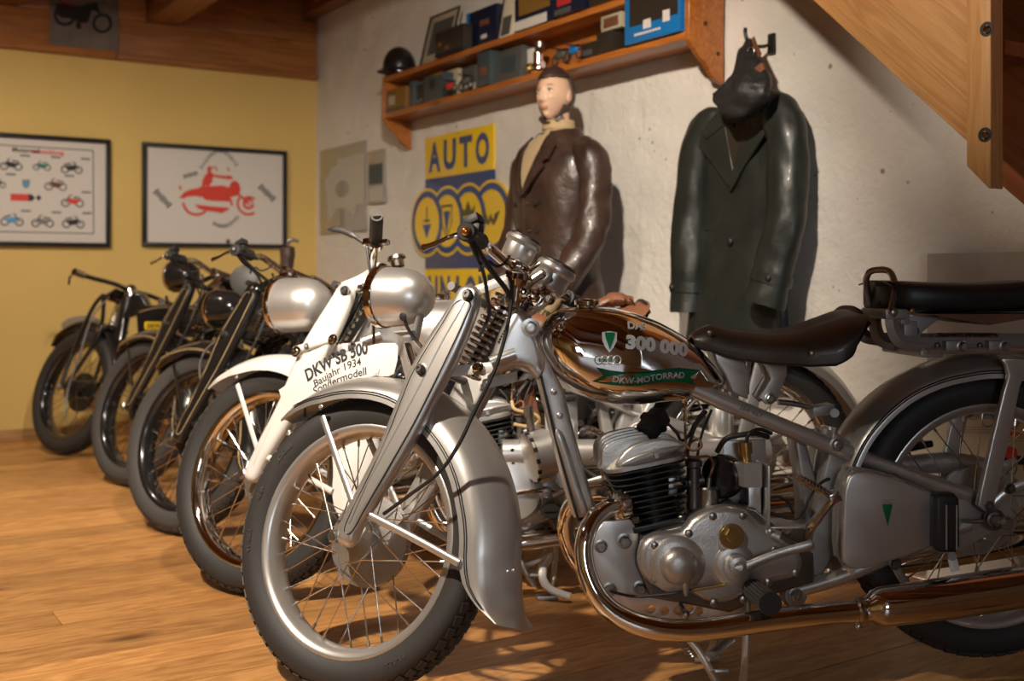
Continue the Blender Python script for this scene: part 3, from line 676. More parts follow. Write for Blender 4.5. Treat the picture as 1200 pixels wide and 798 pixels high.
for sg in (1, -1):
    v = .052*sg
    top = [bq(812, 455, .052), bq(860, 476, .052), bq(940, 509, .052), bq(1030, 544, .052), bq(1100, 570, .052), bq(1134, 580, .052)]
    low = [bq(838, 474, .052), bq(900, 497, .052), bq(975, 527, .052), bq(1060, 560, .052), bq(1105, 578, .052)]
    top = [V((q.x, v, q.z)) for q in top]; low = [V((q.x, v, q.z)) for q in low]
    fr = P('frame_rail', G().tube(top, .0185, 14, 4, sec=(.9, 1.0)), 'silver', False)
    obj('rail_flange', G().tube(low, .012, 10, 4, sec=(1.2, .6)), 'silver', fr)
    P('frame_bolt', hexbolt(G(), V((bq(981, 521, .07).x, sg*.068, bq(981, 521, .07).z)), (0, sg, 0), .011, .008, 16), 'steel', False)
    me = plate('axle_plate', bx([(1095, 570), (1139, 572), (1164, 585), (1172, 600), (1170, 618), (1142, 636), (1112, 650), (1098, 640), (1102, 610)], .06), .052*1, .064, .004, 0)
    if sg < 0: me.transform(mir); me.flip_normals()
    P('axle_plate', me, 'silver', False)
    ch = [bq(922, 694, .06), bq(960, 684, .06), bq(1005, 668, .06), bq(1050, 648, .06), bq(1098, 628, .06), bq(1135, 614, .06)]
    cs_ = P('chain_stay', G().tube([V((q.x, sg*.06, q.z)) for q in ch], lambda t: .0165, 14, 4), 'silver', False)
    if sg > 0:
        obj('stay_boss', G().turn([(0, -.03), (.027, -.03), (.03, -.008), (.024, .006), (0, .008)], bq(932, 697, .065), (0, 1, 0), 24), 'silver_dull', cs_)
        P('frame_bolt', hexbolt(G(), bq(932, 697, .078), (0, 1, 0), .011, .009), 'steel', False)
        P('frame_bolt', hexbolt(G(), bq(1049, 660, .078), (0, 1, 0), .010, .009, 14), 'steel_dark', False)
for (a, b, r) in ((1155, 591, .012), (1165, 609, .017)): P('axle_nut', hexbolt(G(), bq(a, b, .085 if r < .015 else .085), (0, 1, 0), r, .02), 'steel_dark', False)
P('axle_nut', hexbolt(G(), bq(1165, 609, .10), (0, 1, 0), .011, .014, 14), 'steel', False)
bt([(1127, 610, .075), (1140, 611, .075), (1155, 610, .078)], .005, 'steel', 'chain_adjuster', 3)
# ---- rear mudguard, strut, carrier
rg, rl_ = fender(RC, -18, 172, [(-18, .375), (30, .374), (60, .366), (90, .36), (172, .37)], [(-18, .34), (30, .336), (53, .326), (76, .312), (110, .308), (172, .33)], [(-18, .078), (172, .078)])
rm = P('rear_mudguard', rg, 'silver', False); obj('pinstripe', lines(rl_, .0016), 'line', rm)
for sg in (1, -1):
    me = plate('mudguard_strut', bx([(1172, 420), (1216, 420), (1204, 432), (1196, 452), (1186, 500), (1166, 590), (1156, 600), (1145, 592), (1148, 576), (1163, 510), (1175, 460), (1181, 440), (1178, 428)], .1), .088, .102, .005, 0)
    if sg < 0: me.transform(mir); me.flip_normals()
    P('mudguard_strut', me, 'silver', False)
    A = [bq(1160, 596, .07), bq(1180, 578, .075), bq(1205, 566, .08), bq(1240, 556, .085)]
    P('tail_stay', G().tube([V((q.x, sg*q.y, q.z)) for q in A], .011, 10, 4, sec=(.5, 1)), 'silver', False)
    q = bq(1183, 572, .085); P('stay_bolt', hexbolt(G(), V((q.x, sg*q.y, q.z)), (0, sg, 0), .009, .012, 14), 'steel_dark', False)
    A = [bq(1082, 412, .1), bq(1096, 411, .1), bq(1200, 410, .1), bq(1330, 409, .1)]
    P('carrier_rail', G().tube([V((q.x, sg*.1, q.z)) for q in A], .0125, 12, 4, sec=(1.3, .62), up=(0, 1, 0)), 'silver', False)
    A = [bq(1022, 366, .1), bq(1023, 384, .1), bq(1030, 398, .1), bq(1040, 404, .1)] if sg < 0 else [bq(1046, 366, .1), bq(1047, 382, .1), bq(1053, 396, .1), bq(1066, 402, .1), bq(1110, 404, .1), bq(1240, 404, .1)]
    A = [V((q.x, sg*.095, q.z)) for q in ([bq(1046, 366, .1), bq(1047, 382, .1), bq(1053, 396, .1), bq(1066, 402, .1), bq(1110, 404, .1), bq(1300, 404, .1)])]
    P('pillion_bracket', G().tube(A, .0135, 4, 5, sec=(.55, 1.15), up=(0, 1, 0)), 'silver_dull', False, angle=25)
    for (x_, m_) in ((1100, 'steel_dark'), (1150, 'steel_dark')):
        q = bq(x_, 405, .11); P('bracket_stud', G().sphere(V((q.x, sg*.105, q.z)), .007, (1, .7, 1), 12), m_, False)
        P('bracket_block', G().box(V((q.x-.028, sg*.108, q.z)), (.03, .022, .021), bev=.003), 'silver_dull', False)
        P('bracket_bolt', hexbolt(G(), V((q.x-.048, sg*.118, q.z-.001)), (0, sg, 0), .0085, .012, 14), 'steel', False)
P('carrier_crossbar', G().box(bq(1068, 411, 0), (.05, .2, .016), bev=.004).box(bq(1200, 412, 0), (.03, .2, .01), bev=.003), 'silver_dull', False)
# pillion seat and its grab handle
hp = [(1023, 362), (1018, 346), (1015, 330), (1019, 319), (1030, 316), (1042, 318), (1048, 330), (1048, 346), (1044, 364)]
gh = P('grab_handle', G().tube([bq(a, b, lerp(-.02, .09, i/8)) for i, (a, b) in enumerate(hp)], .0072, 12, 6), 'steel', False)
for a, b, v in ((1026, 366, -.02), (1047, 366, .10)): obj('rivet', G().sphere(bq(a, b, v+.006), .0105, (1, .6, 1), 14), 'steel', gh)
P('handle_bracket', G().box(bq(1036, 367, .04), (.05, .13, .022), bev=.004).box(bq(1060, 372, .085), (.022, .01, .03), bev=.003).box(bq(1064, 388, .06), (.03, .03, .045), bev=.003), 'silver_dull', False)
A = [bq(1025, 366, -.03), bq(1026, 384, -.03), bq(1034, 399, -.03), bq(1055, 405, -.03)]
P('handle_bracket', G().tube(A, .0135, 4, 5, sec=(.55, 1.15), up=(0, 1, 0)), 'silver_dull', False, angle=25)
pz = [bq(a, b, .13) for a, b in ((1052, 331), (1052, 366))]; pzt, pzb = pz[0].z, pz[1].z; px_f = pz[0].x
rings = []
for i in range(15):
    t = i/14; x_ = lerp(px_f, px_f-.36, t); e = min(1, .55+.45*math.sqrt(max(0, 1-(1-min(1, t/.12))**2)))*min(1, .5+.5*math.sqrt(max(0, 1-(1-min(1, (1-t)/.12))**2)))
    hw = .115*(.82+.18*math.sin(math.pi*min(1, t*1.3))); zt = pzt+.006-.006*math.sin(math.pi*t); zb = pzb-.002
    ring = []
    for k in range(24):
        u = 2*math.pi*k/24; c, s_ = math.cos(u), math.sin(u)
        ring.append(V((x_, hw*e*math.copysign(abs(c)**.45, c), lerp(zb, zt, .5)+(zt-zb)/2*math.copysign(abs(s_)**.5, s_)*(.9+.1*e))))
    rings.append(ring)
ps = P('pillion_seat', G().loft(rings), 'leather_black', False, angle=60)
obj('seam', G().tube([V((px_f-.004, y, z)) for y, z in ((.1, pzb+.004), (.103, lerp(pzb, pzt, .5)), (.085, pzt-.006), (0, pzt+.002), (-.085, pzt-.006))], .0018, 6, 6), 'leather_seat', ps)
obj('rivet', G().sphere(bq(1069, 364, .118), .006, (1, .5, 1), 10), 'brass', ps)
obj('seat_lining', G().loft([[bq(1110, 372, .1), bq(1160, 381, .1), bq(1200, 374, .1), bq(1260, 368, .1), bq(1090, 368, .1)], [V((q.x, -.1, q.z)) for q in (bq(1110, 372, .1), bq(1160, 381, .1), bq(1200, 374, .1), bq(1260, 368, .1), bq(1090, 368, .1))]]), 'leather_tan', ps)
P('pillion_spring', G().spring(bq(1098, 397, .03), bq(1168, 397, .03), .0115, .0026, 20, 5, 10), 'steel', False)
P('pillion_spring', G().spring(bq(1098, 397, -.03), bq(1168, 397, -.03), .0115, .0026, 20, 5, 10), 'steel', False)
bplate('pillion_hinge', [(1066, 370), (1104, 371), (1080, 390), (1077, 400), (1064, 400)], .05, .056, 'silver_dull', .002, vref=.056)
P('hinge_bolt', hexbolt(G(), bq(1072, 388, .058), (0, 1, 0), .007, .006, 14), 'steel_dark', False)
# ---- tank
TO = [(630, 393), (636, 378), (647, 367), (664, 361), (701, 359), (730, 363), (761, 373), (782, 383), (802, 395), (818, 408), (831, 422), (842, 436), (848, 447), (842, 456), (825, 464), (800, 468), (773, 470), (750, 473), (727, 473), (708, 471), (690, 466), (672, 457), (658, 446), (646, 433), (636, 415)]
out = catmull([V((q.x, 0, q.z)) for q in (bq(a, b, 0) for a, b in TO)], 3, True)
m0, m1 = bq(672, 412, 0), bq(806, 441, 0)
def med(q):
    t = max(0, min(1, (q-m0).dot(m1-m0)/(m1-m0).length_squared)); return m0.lerp(m1, t), t
rings = []
for j in range(-10, 11):
    s_ = math.sin(math.pi/2*j/10); k = (1-abs(s_)**2.5)**(1/2.1) if abs(s_) < 1 else 0
    ring = []
    for q in out:
        m, t = med(q); W = interp([(0, .112), (.4, .118), (.8, .09), (1, .07)], t)
        p = m+(q-m)*k; ring.append(V((p.x, W*s_, p.z)))
    rings.append(ring)
tg = G().loft(rings, False, False); tank = P('fuel_tank', tg, 'chrome', False, angle=80)
bvh = BVHTree.FromPolygons([tuple(q) for q in tg.v], tg.f)
tag(tank, 'polished chrome teardrop tank lettered DAS 300 000 DKW-MOTORRAD')
def on_tank(p, lift=.0008):
    h = bvh.ray_cast(V((p[0], .4, p[2])), V((0, -1, 0)))
    return V((p[0], (h[0].y if h[0] else .09)+lift, p[2]))
def tank_px(a, b): 
    q = bq(a, b, .105)
    for _ in range(4): q = bq(a, b, on_tank(q, 0).y)
    return q
k_ = 3.47
def crop3(a, b): return (600+a/k_, 330+b/k_)
def decal(name, px_poly, m, lift=.0008, cuts=1):
    """closed pixel outline laid on the tank"""
    me = plate('d', [(q.x, q.z) for q in (tank_px(*p) for p in px_poly)], -.0001, .0001, 0)
    bm = bmesh.new(); bm.from_mesh(me)
    top = [f for f in bm.faces if abs(f.normal.y) > .9 and f.normal.y > 0]
    bmesh.ops.delete(bm, geom=[f for f in bm.faces if f not in top], context='FACES')
    bmesh.ops.triangulate(bm, faces=bm.faces[:])
    bmesh.ops.subdivide_edges(bm, edges=[e for e in bm.edges if e.calc_length() > .006], cuts=cuts+1, use_grid_fill=True)
    for q in bm.verts: q.co = on_tank(q.co, lift)
    bm.to_mesh(me); bm.free(); me.shade_smooth()
    return obj(name, me, m, tank)
def tank_text(name, items, m, lift=.0038):
    g = G()
    for body, path, h, bold in items:
        v, f = px_text(body, path, lambda a, b, vv: bq(a, b, vv), .112, h, bold, 0)
        ctr = tank_px(*path[len(path)//2]); base = bq(*path[len(path)//2], .112); sh = ctr-base
        g.add([on_tank(q+V((sh.x, 0, sh.z)), lift) for q in v], f)
    return obj(name, g, m, tank)
rib = [crop3(*p) for p in ((345, 352), (400, 363), (460, 370), (520, 370), (575, 363), (630, 356), (680, 353), (720, 357), (765, 362), (722, 388), (742, 418), (700, 408), (650, 406), (600, 408), (560, 414), (510, 421), (450, 423), (390, 416), (328, 405), (375, 383))]
decal('ribbon_border', [(a+(a-758)*.012, b+(b-442)*.07) for a, b in rib], 'line', .0008)
decal('ribbon', rib, 'green', .0014)
tank_text('lettering', [('DKW-MOTORRAD', [crop3(402, 404), crop3(450, 411), crop3(520, 410), crop3(590, 399), crop3(650, 393), crop3(708, 394)], 7.2, .02)], 'decal_silver')
tank_text('lettering', [('300 000', [crop3(455, 266), crop3(590, 283), crop3(727, 306)], 15.5, .06), ('DAS', [crop3(466, 188), crop3(547, 195)], 8, .03)], 'decal_silver', .0026)
decal('badge', [crop3(*p) for p in ((366, 206), (395, 201), (426, 206), (426, 240), (412, 268), (396, 288), (380, 268), (367, 240))], 'decal_silver', .0012)
decal('badge_emblem', [crop3(*p) for p in ((376, 206), (418, 206), (414, 226), (397, 278), (380, 228))], 'green', .0024)
g = G()
for i in range(4):
    c = crop3(352+i*25, 319); pts = [tank_px(c[0]+4.6*math.cos(u), c[1]+5.0*math.sin(u)) for u in (2*math.pi*j/16 for j in range(16))]
    g.tube([on_tank(q, .0015) for q in pts], .0013, 5, closed=True)
obj('emblem_rings', g, 'decal_silver', tank)
decal('emblem_bar', [crop3(*p) for p in ((352, 313), (430, 313), (430, 326), (352, 326))], 'green', .0011)
P('filler_cap', G().turn([(0, -.015), (.022, -.015), (.022, 0), (.027, .002), (.028, .010), (.024, .014), (0, .016)], bq(688, 358, .0), (0, 0, 1), 28), 'chrome', False)
P('tank_tap', G().tube([bq(803, 466, .04), bq(803, 480, .04), bq(804, 505, .04)], [.006]*3+[.004]*6, 8, 4).sphere(bq(805, 496, .045), .007), 'chrome', False)
# ---- saddle
sn, sr = bq(810, 393, 0).x, bq(1000, 363, 0).x
Wt = [(0, .028), (.06, .045), (.2, .062), (.4, .088), (.6, .122), (.8, .142), (.92, .138), (1, .118)]
Zc = [(0, .764), (.05, .778), (.12, .787), (.25, .776), (.45, .771), (.6, .778), (.75, .796), (.9, .815), (1, .822)]
Ze = [(0, .748), (.06, .742), (.2, .727), (.4, .721), (.6, .722), (.75, .728), (.88, .752), (1, .792)]
rings = []; edge = {1: [], -1: []}
for i in range(29):
    t = i/28; x_ = lerp(sn, sr, t); w_ = interp(Wt, t); zc, ze = interp(Zc, t), interp(Ze, t); top = []
    for j in range(-12, 13):
        s_ = j/12; y = w_*math.sin(s_*math.pi/2)/1.0; top.append(V((x_+(.018*(abs(s_)**2) if t > .8 else 0)*(t-.8)*5, y, ze+(zc-ze)*(1-abs(s_)**1.7))))
    skirt = lambda q, sg: V((q.x+(.0 if t < .85 else .02*(t-.85)/.15), q.y*.985, q.z-lerp(.010, .026, min(1, t*1.3))))
    ring = [skirt(top[0], -1)]+top+[skirt(top[-1], 1)]
    inner = [V((q.x, q.y*.93, q.z-.006)) for q in ring[1:-1]][::-1]
    rings.append(ring+inner); edge[1].append(ring[-1]+V((0, .0015, .003))); edge[-1].append(ring[0]+V((0, -.0015, .003)))
sd = P('saddle', G().loft(rings), 'leather_seat', False, angle=55)
for sg in (1, -1): obj('seam', G().tube(edge[sg], .0022, 6), 'leather_black', sd)
bk = [V((sr+.012, y, z)) for y, z in ((-.12, .79), (-.06, .818), (0, .824), (.06, .818), (.12, .79))]
bk = catmull(bk, 5)
obj('saddle_back', G().loft([[q for q in bk], [q+V((.03, 0, -.05-.02*(1-abs(q.y)/.12))) for q in bk], [q+V((.034, 0, -.05-.02*(1-abs(q.y)/.12))) for q in bk][:], [q+V((.004, 0, 0)) for q in bk]], False, False, False), 'leather_seat', sd)
obj('seam', G().tube(bk, .0028, 6), 'leather_black', sd)
for a, b, v in ((832, 390, .047), (952, 414, .141)):
    obj('rivet', G().sphere(bq(a, b, v), .006, (1, .6, 1), 12), 'steel', sd)
bplate('saddle_bracket', [(836, 410), (869, 411), (879, 440), (877, 468), (858, 460), (851, 440), (840, 424)], -.035, .035, 'silver', .004)
bplate('saddle_bracket', [(890, 421), (923, 418), (922, 440), (911, 470), (898, 474), (890, 466), (903, 444), (898, 430)], .02, .03, 'silver', .003)
bplate('saddle_bracket', [(890, 421), (923, 418), (922, 440), (911, 470), (898, 474), (890, 466), (903, 444), (898, 430)], -.03, -.02, 'silver', .003, vref=.03)
bt([(876, 412, .0), (872, 440, .0), (872, 462, .0)], .012, 'silver', 'saddle_post', 3)
P('bracket_bolt', hexbolt(G(), bq(902, 467, .031), (0, 1, 0), .009, .008), 'steel', False)
bt([(912, 471, .02), (930, 473, .02), (948, 477, .02)], .0065, 'steel', 'spring_rod', 3)
P('saddle_hinge', G().box(bq(962, 480, .02), (.05, .045, .022), Matrix.Rotation(R_(8), 3, 'Y'), .004).cyl(bq(978, 484, -.02), bq(978, 484, .055), .010), 'silver_dull', False)
bt([(930, 420, .09), (955, 422, .09), (968, 418, .09)], .005, 'steel', 'seat_wire', 3)
# ---- toolbox and the bits on it
TB = [(994, 559), (1003, 552), (1016, 551), (1055, 562), (1098, 581), (1104, 590), (1106, 625), (1100, 637), (1069, 651), (1014, 667), (998, 667), (988, 658), (986, 640), (987, 600), (989, 575)]
tb = bplate('toolbox', TB, .075, .135, 'silver', .007, 0)
ins = [(q[0]*.0+a+(1042-a)*.045, b+(608-b)*.06) for q, (a, b) in zip(TB, TB)]
obj('toolbox_seam', G().tube(catmull([V((x_, .112, z_)) for x_, z_ in bx(TB, .135)], 3, True), .0022, 6, closed=True), 'silver_dull', tb)
obj('emblem', plate('em', bx([(1034, 591), (1046, 591), (1045, 596), (1040.5, 617), (1035, 597)], .136), .1345, .1362, .0003), 'green', tb)
g = G()
for i in range(4): g.tube([bq(1036+i*3.2+2.4*math.cos(u), 588+2.4*math.sin(u), .1358) for u in (2*math.pi*j/12 for j in range(12))], .0006, 4, closed=True)
obj('emblem_rings', g, 'silver_dull', tb)
obj('lid_clip', G().tube([bq(1046, 556, .12), bq(1056, 562, .13), bq(1066, 565, .13)], .005, 8, 3), 'steel', tb)
pb_ = bplate('pump_holder', [(1097, 584), (1103, 579), (1120, 579), (1125, 585), (1126, 640), (1121, 648), (1104, 648), (1097, 642)], .125, .165, 'black_dull', .008)
obj('slot', plate('sl', bx([(1107, 592), (1121, 592), (1121, 640), (1107, 640)], .166), .160, .1662, .0005), 'darkbox', pb_)
for a in (1109, 1121): obj('chrome_strip', G().cyl(bq(a, 592, .168), bq(a, 644, .168), .0022, n=8), 'steel', pb_)
obj('hinge_pin', G().cyl(bq(1116, 652, .13), bq(1116, 652, .168), .009), 'steel_dark', pb_)
fo = bplate('reflector', [(1111, 656), (1121, 652), (1125, 668), (1115, 671)], .16, .163, 'foil', .0008); tag(fo, 'bright foil reflector')
# ---- exhausts
EX = [(727, 592, .070), (712, 596, .085), (697, 607, .105), (687, 626, .125), (684, 650, .135), (690, 678, .145), (705, 705, .155), (730, 724, .16), (762, 735, .165), (800, 739, .165), (840, 736, .165), (880, 730, .165), (940, 722, .165), (1005, 716, .165)]
MF = [(1012, 715, .165), (1018, 714, .165), (1024, 713, .165), (1034, 711, .165), (1110, 701, .165), (1200, 687, .165), (1300, 672, .165), (1330, 668, .165)]
for sg in (1, -1):
    pts = [bq(*q) for q in EX]; pts = [V((q.x, q.y*sg, q.z)) for q in pts]
    ep = P('exhaust_pipe', G().tube(pts, lambda t: .0175+.0055*min(1, t*1.6), 20, 7), 'chrome', False)
    d = pts[0]-pts[1]; d.normalize(); g = G()
    g.turn([(.018, -.012), (.026, -.010), (.028, 0), (.026, .012), (.018, .014)], pts[0], d, 24)
    for i in range(14):
        M = axis_m(pts[0], d) @ Matrix.Rotation(2*math.pi*i/14, 4, 'Y'); g.merge(G().box((.0275, 0, 0), (.006, .020, .0065)), M)
    obj('exhaust_collar', g, 'chrome_worn', ep)
    mp_ = [bq(*q) for q in MF]; mp_ = [V((q.x, q.y*sg, q.z)) for q in mp_]
    P('muffler', G().tube(mp_, [.0235, .026, .036, .041, .0435, .0435, .043, .03], 28), 'chrome', False)
    q = [bq(a, b, .165) for a, b in ((1003, 716), (1012, 715))]; q = [V((r_.x, r_.y*sg, r_.z)) for r_ in q]
    P('muffler_clamp', G().tube([q[0], q[0].lerp(q[1], .25), q[0].lerp(q[1], .3), q[0].lerp(q[1], .6), q[0].lerp(q[1], .65), q[1]], [.025, .027, .0255, .0255, .027, .0262], 24).sphere(q[0].lerp(q[1], .3)+V((0, 0, -.032)), .008), 'chrome_worn', False)
# ---- engine
ECO = [(750, 660), (754, 638), (770, 627), (800, 624), (811, 610), (832, 598), (855, 594), (877, 600), (890, 613), (910, 627), (932, 642), (942, 656), (940, 671), (927, 680), (898, 686), (873, 698), (852, 708), (829, 706), (811, 696), (798, 694), (771, 690), (756, 678)]
bplate('crankcase', [(744, 660), (750, 625), (800, 612), (815, 598), (855, 588), (882, 594), (915, 622), (950, 646), (950, 680), (900, 695), (852, 715), (800, 705), (760, 698)], -.085, .085, 'steel_dark', .01, 0, vref=.06)
cc = bplate('crankcase_cover', ECO, .07, .118, 'alu', .016, 2)
bplate('crankcase_cover', ECO, -.118, -.07, 'alu', .016, 2, vref=.118)
obj('dynamo_bulge', G().turn([(.062, -.004), (.060, .006), (.052, .012), (.040, .014), (.037, .026), (.030, .035), (.015, .040), (0, .041)], bq(793, 661, .112), (0, 1, 0), 36), 'alu', cc)
obj('cover_boss', G().turn([(.048, -.004), (.045, .007), (.038, .011), (.028, .012), (.026, .020), (.018, .022), (0, .022)], bq(860, 662, .114), (0, 1, 0), 32), 'alu', cc)
obj('cover_boss', G().turn([(.034, -.004), (.032, .008), (.026, .010), (0, .010)], bq(858, 634, .114), (0, 1, 0), 32), 'alu', cc)
obj('cover_drip', G().tube([bq(799, 668, .135), bq(803, 684, .130), (bq(804, 698, .126))], [.016, .011, .004], 10), 'alu', cc)
fc = P('oil_filler_cap', G().turn([(.026, 0), (.027, .005), (.025, .010), (0, .010)], bq(857, 628, .124), (0, 1, 0), 28), 'brass', False)
obj('cap_hex', G().lathe([(.015, 0), (.015, .007), (.013, .009), (0, .009)], 6, axis_m(bq(857, 626, .134), (0, 1, 0))), 'brass', fc)
for a, b in ((835, 605), (870, 604), (807, 625), (767, 639), (767, 679), (903, 623), (907, 644), (932, 671), (900, 682), (836, 706), (808, 688), (871, 702)):
    s = obj('cover_screw', G().turn([(.0085, -.002), (.0085, .004), (.006, .0055), (0, .0055)], bq(a, b, .114), (0, 1, 0), 14), 'steel', cc)
obj('cover_lug', G().tube([bq(893, 622, .10), bq(914, 630, .115)], .013, 12), 'alu', cc)
gl = P('gear_lever', G().tube([bq(862, 667, .145), bq(876, 663, .150), bq(900, 653, .155), (bq(925, 645, .160)), bq(945, 640, .165), bq(954, 637, .165)], [.013]*2+[.011]*4+[.0095]*6+[.010]*6+[.011]*6+[.008, .004], 12, 5, sec=(.55, 1), up=(0, 1, 0)), 'alu', False)
obj('lever_clamp', G().turn([(.008, -.02), (.018, -.02), (.018, .010), (.010, .012), (.008, .006), (0, .006)], bq(864, 662, .145), (0, 1, 0), 20), 'alu', gl)
bt([(812, 691, .125), (830, 688, .125), (849, 685, .125)], .004, 'brass', 'clutch_rod', 2)
bt([(715, 693, .08), (745, 699, .10), (785, 696, .12), (810, 691, .125)], .003, 'black_dull', 'clutch_cable', 5)
pg0, pg1 = bq(881, 689, .12), bq(903, 708, .22)
fp = P('foot_peg', G().tube([pg0.lerp(pg1, t) for t in (0, .06, .1, .86, .9, 1)], [.014, .022, .0205, .0215, .0245, .0245], 24), 'rubber', False)
g = G()
for i in range(20):
    u = 2*math.pi*i/20; M = axis_m(pg0, pg1-pg0) @ Matrix.Rotation(u, 4, 'Y'); g.merge(G().box((.0212, .05, 0), (.003, .075, .0035)), M)
obj('peg_rib', g, 'rubber_pale', fp)
P('peg_bar', G().cyl(V((pg0.x, -.14, pg0.z)), pg0, .010), 'steel_dark', False)
P('foot_peg', G().tube([mir @ pg0.lerp(pg1, t) for t in (0, .06, .1, .86, .9, 1)], [.014, .022, .0205, .0215, .0245, .0245], 20), 'rubber', False)
hs = [(764, 714, .0085), (780, 716, .0085), (795, 715, .0085), (808, 713, .0085), (820, 716, .008)]
for sg in (1, -1):
    me = plate('engine_plate', bx([(694, 632), (706, 612), (738, 608), (748, 622), (750, 664), (762, 694), (800, 702), (892, 690), (910, 700), (892, 716), (840, 728), (740, 724), (714, 708), (698, 680)], .06), .052, .060, .002, 0, holes=[(bq(a, b, .06).x, bq(a, b, .06).z, r) for a, b, r in hs])
    if sg < 0: me.transform(mir); me.flip_normals()
    P('engine_plate', me, 'silver', False)
for a, b, r in ((704, 640, .010), (732, 634, .012), (714, 691, .011), (750, 689, .011)): P('plate_bolt', hexbolt(G(), bq(a, b, .061), (0, 1, 0), r, .014), 'steel', False)
P('drain_bolt', G().tube([bq(797, 709, .06), bq(801, 716, .09)], .006, 10).sphere(bq(803, 720, .095), .010), 'steel', False)
# cylinder, fins and head
c0, c1 = bq(767, 610, 0), bq(754, 541, 0); axc = (c1-c0).normalized()
P('cylinder_base', G().box(c0+axc*.004, (.12, .13, .014), Matrix.Rotation(math.atan2(axc.x, axc.z), 3, 'Y'), .004), 'black_iron', False)
for dx, dy in ((.05, .055), (-.05, .055)): P('base_nut', hexbolt(G(), c0+axc*.011+V((dx, dy, 0)), axc, .008, .010), 'steel', False)
P('cylinder_barrel', G().cyl(c0, c1, .048, n=28), 'black_iron', False)
def roundrect(a, b, r, n=5):
    out = []
    for sx, sy, st in ((1, 1, 0), (-1, 1, 90), (-1, -1, 180), (1, -1, 270)):
        for i in range(n+1):
            u = R_(st+90*i/n); out.append((sx*(a-r)+r*math.cos(u), sy*(b-r)+r*math.sin(u)))
    return out
Rc = Matrix.Rotation(math.atan2(axc.x, axc.z), 4, 'Y')
for i in range(10):
    t = (i+.8)/10; hx_, hy_ = lerp(.055, .088, t**.8), lerp(.058, .080, t**.8); o2 = roundrect(hx_, hy_, .035)
    M = Matrix.Translation(c0.lerp(c1, t)+V((lerp(-.004, .004, t), 0, 0))) @ Rc
    P('cooling_fin', G().loft([[M @ V((x_*.985, y_*.985, -.0018)) for x_, y_ in o2], [M @ V((x_, y_, -.0006)) for x_, y_ in o2], [M @ V((x_, y_, .0006)) for x_, y_ in o2], [M @ V((x_*.985, y_*.985, .0018)) for x_, y_ in o2]]), 'black_iron', False)
M = Matrix.Translation(c1+axc*.006+V((.005, 0, 0))) @ Rc; o2 = roundrect(.088, .080, .035)
hd = P('cylinder_head', G().loft([[M @ V((x_, y_, -.004)) for x_, y_ in o2], [M @ V((x_, y_, .004)) for x_, y_ in o2], [M @ V((x_*.9, y_*.9, .010)) for x_, y_ in o2], [M @ V((x_*.62, y_*.62, .030)) for x_, y_ in o2]]), 'alu', False)
HF = [(-.086, .004), (.088, .004), (.092, .016), (.088, .044), (.074, .062), (.046, .070), (.0, .070), (-.016, .064), (-.02, .052), (-.06, .046), (-.084, .030)]
for i in range(7):
    v = lerp(-.070, .046, i/6); kk = 1-.12*abs(i-3)/3
    pts = [(x_, lerp(0, z_, kk) if z_ > .01 else z_) for x_, z_ in HF]
    me = plate('head_fin', pts, v-.0028, v+.0028, .0015, 2, M=M); obj('head_fin', me, 'alu', hd)
lens = [(.066, .004), (.056, .026), (.026, .046), (-.022, .050), (-.064, .042), (-.090, .024), (-.055, .013), (0, .007)]
obj('head_fin', plate('hf', lens, .058, .076, .007, 2, 4, M=M), 'alu', hd)
obj('head_rib', G().tube([M @ V((.062, .072, .008)), M @ V((.03, .082, .022)), M @ V((-.03, .084, .029)), M @ V((-.088, .074, .025))], [.002, .005, .005, .002], 10, 5, sec=(1, .5)), 'alu', hd)
obj('head_rib', G().box(M @ V((-.02, .080, .022)), (.008, .012, .02), Rc.to_3x3()), 'alu', hd)
q0 = bq(757, 507, .03); dq = (bq(775, 485, .0)-q0).normalized(); Rq = axis_m(V((0, 0, 0)), dq).to_3x3()
sp = P('spark_plug_cap', G().box(q0+dq*.030, (.042, .068, .040), Rq, .009).box(q0+dq*.034, (.048, .012, .045), Rq, .004).box(q0+dq*.045+Rq@V((-.028, 0, 0)), (.03, .02, .02), Rq, .006), 'black_dull', False)
bt([(783, 497, .03), (793, 507, .035), (798, 516, .035), (806, 512, .03), (815, 495, .02), (826, 480, .02)], .0035, 'black_dull', 'ignition_lead')
# carburettor side
P('intake_stub', G().tube([bq(783, 572, .02), bq(800, 566, .02), bq(812, 564, .02)], [.018, .015, .016], 16), 'black_iron', False)
P('intake_flange', G().box(bq(788, 570, .055), (.02, .012, .04), bev=.004).cyl(bq(790, 567, .055), bq(797, 563, .06), .010), 'alu', False)
P('carburettor', G().tube([bq(813, 596, .03), bq(813, 548, .03)], .0155, 18).turn([(.019, 0), (.019, .012), (.012, .018), (0, .02)], bq(813, 546, .03), (0, 0, 1), 18).tube([bq(806, 565, .03), bq(824, 562, .03)], .013, 14), 'steel_dark', False)
P('float_bowl', G().tube([bq(830, 597, .04), bq(830, 572, .04), bq(830, 570, .04)], [.022, .022, .019], 22).cyl(bq(830, 572, .04), bq(831, 560, .04), .006), 'steel', False)
P('air_filter', G().turn([(.01, -.02), (.045, -.02), (.048, -.01), (.048, .01), (.044, .018), (0, .02)], bq(846, 558, .03), (.85, .5, .05), 28), 'black_paint', False)
for pts in ([(803, 500, .04), (804, 520, .05), (812, 528, .06), (822, 523, .06), (818, 515, .05), (808, 520, .04), (803, 532, .04), (812, 536, .05), (830, 535, .05), (836, 545, .045), (831, 560, .045)],):
    bt(pts, .003, 'leather_tan', 'fuel_line', 6, 8)
bt([(828, 482, .02), (815, 500, .03), (806, 530, .03), (812, 543, .03)], .0035, 'black_dull', 'throttle_cable')
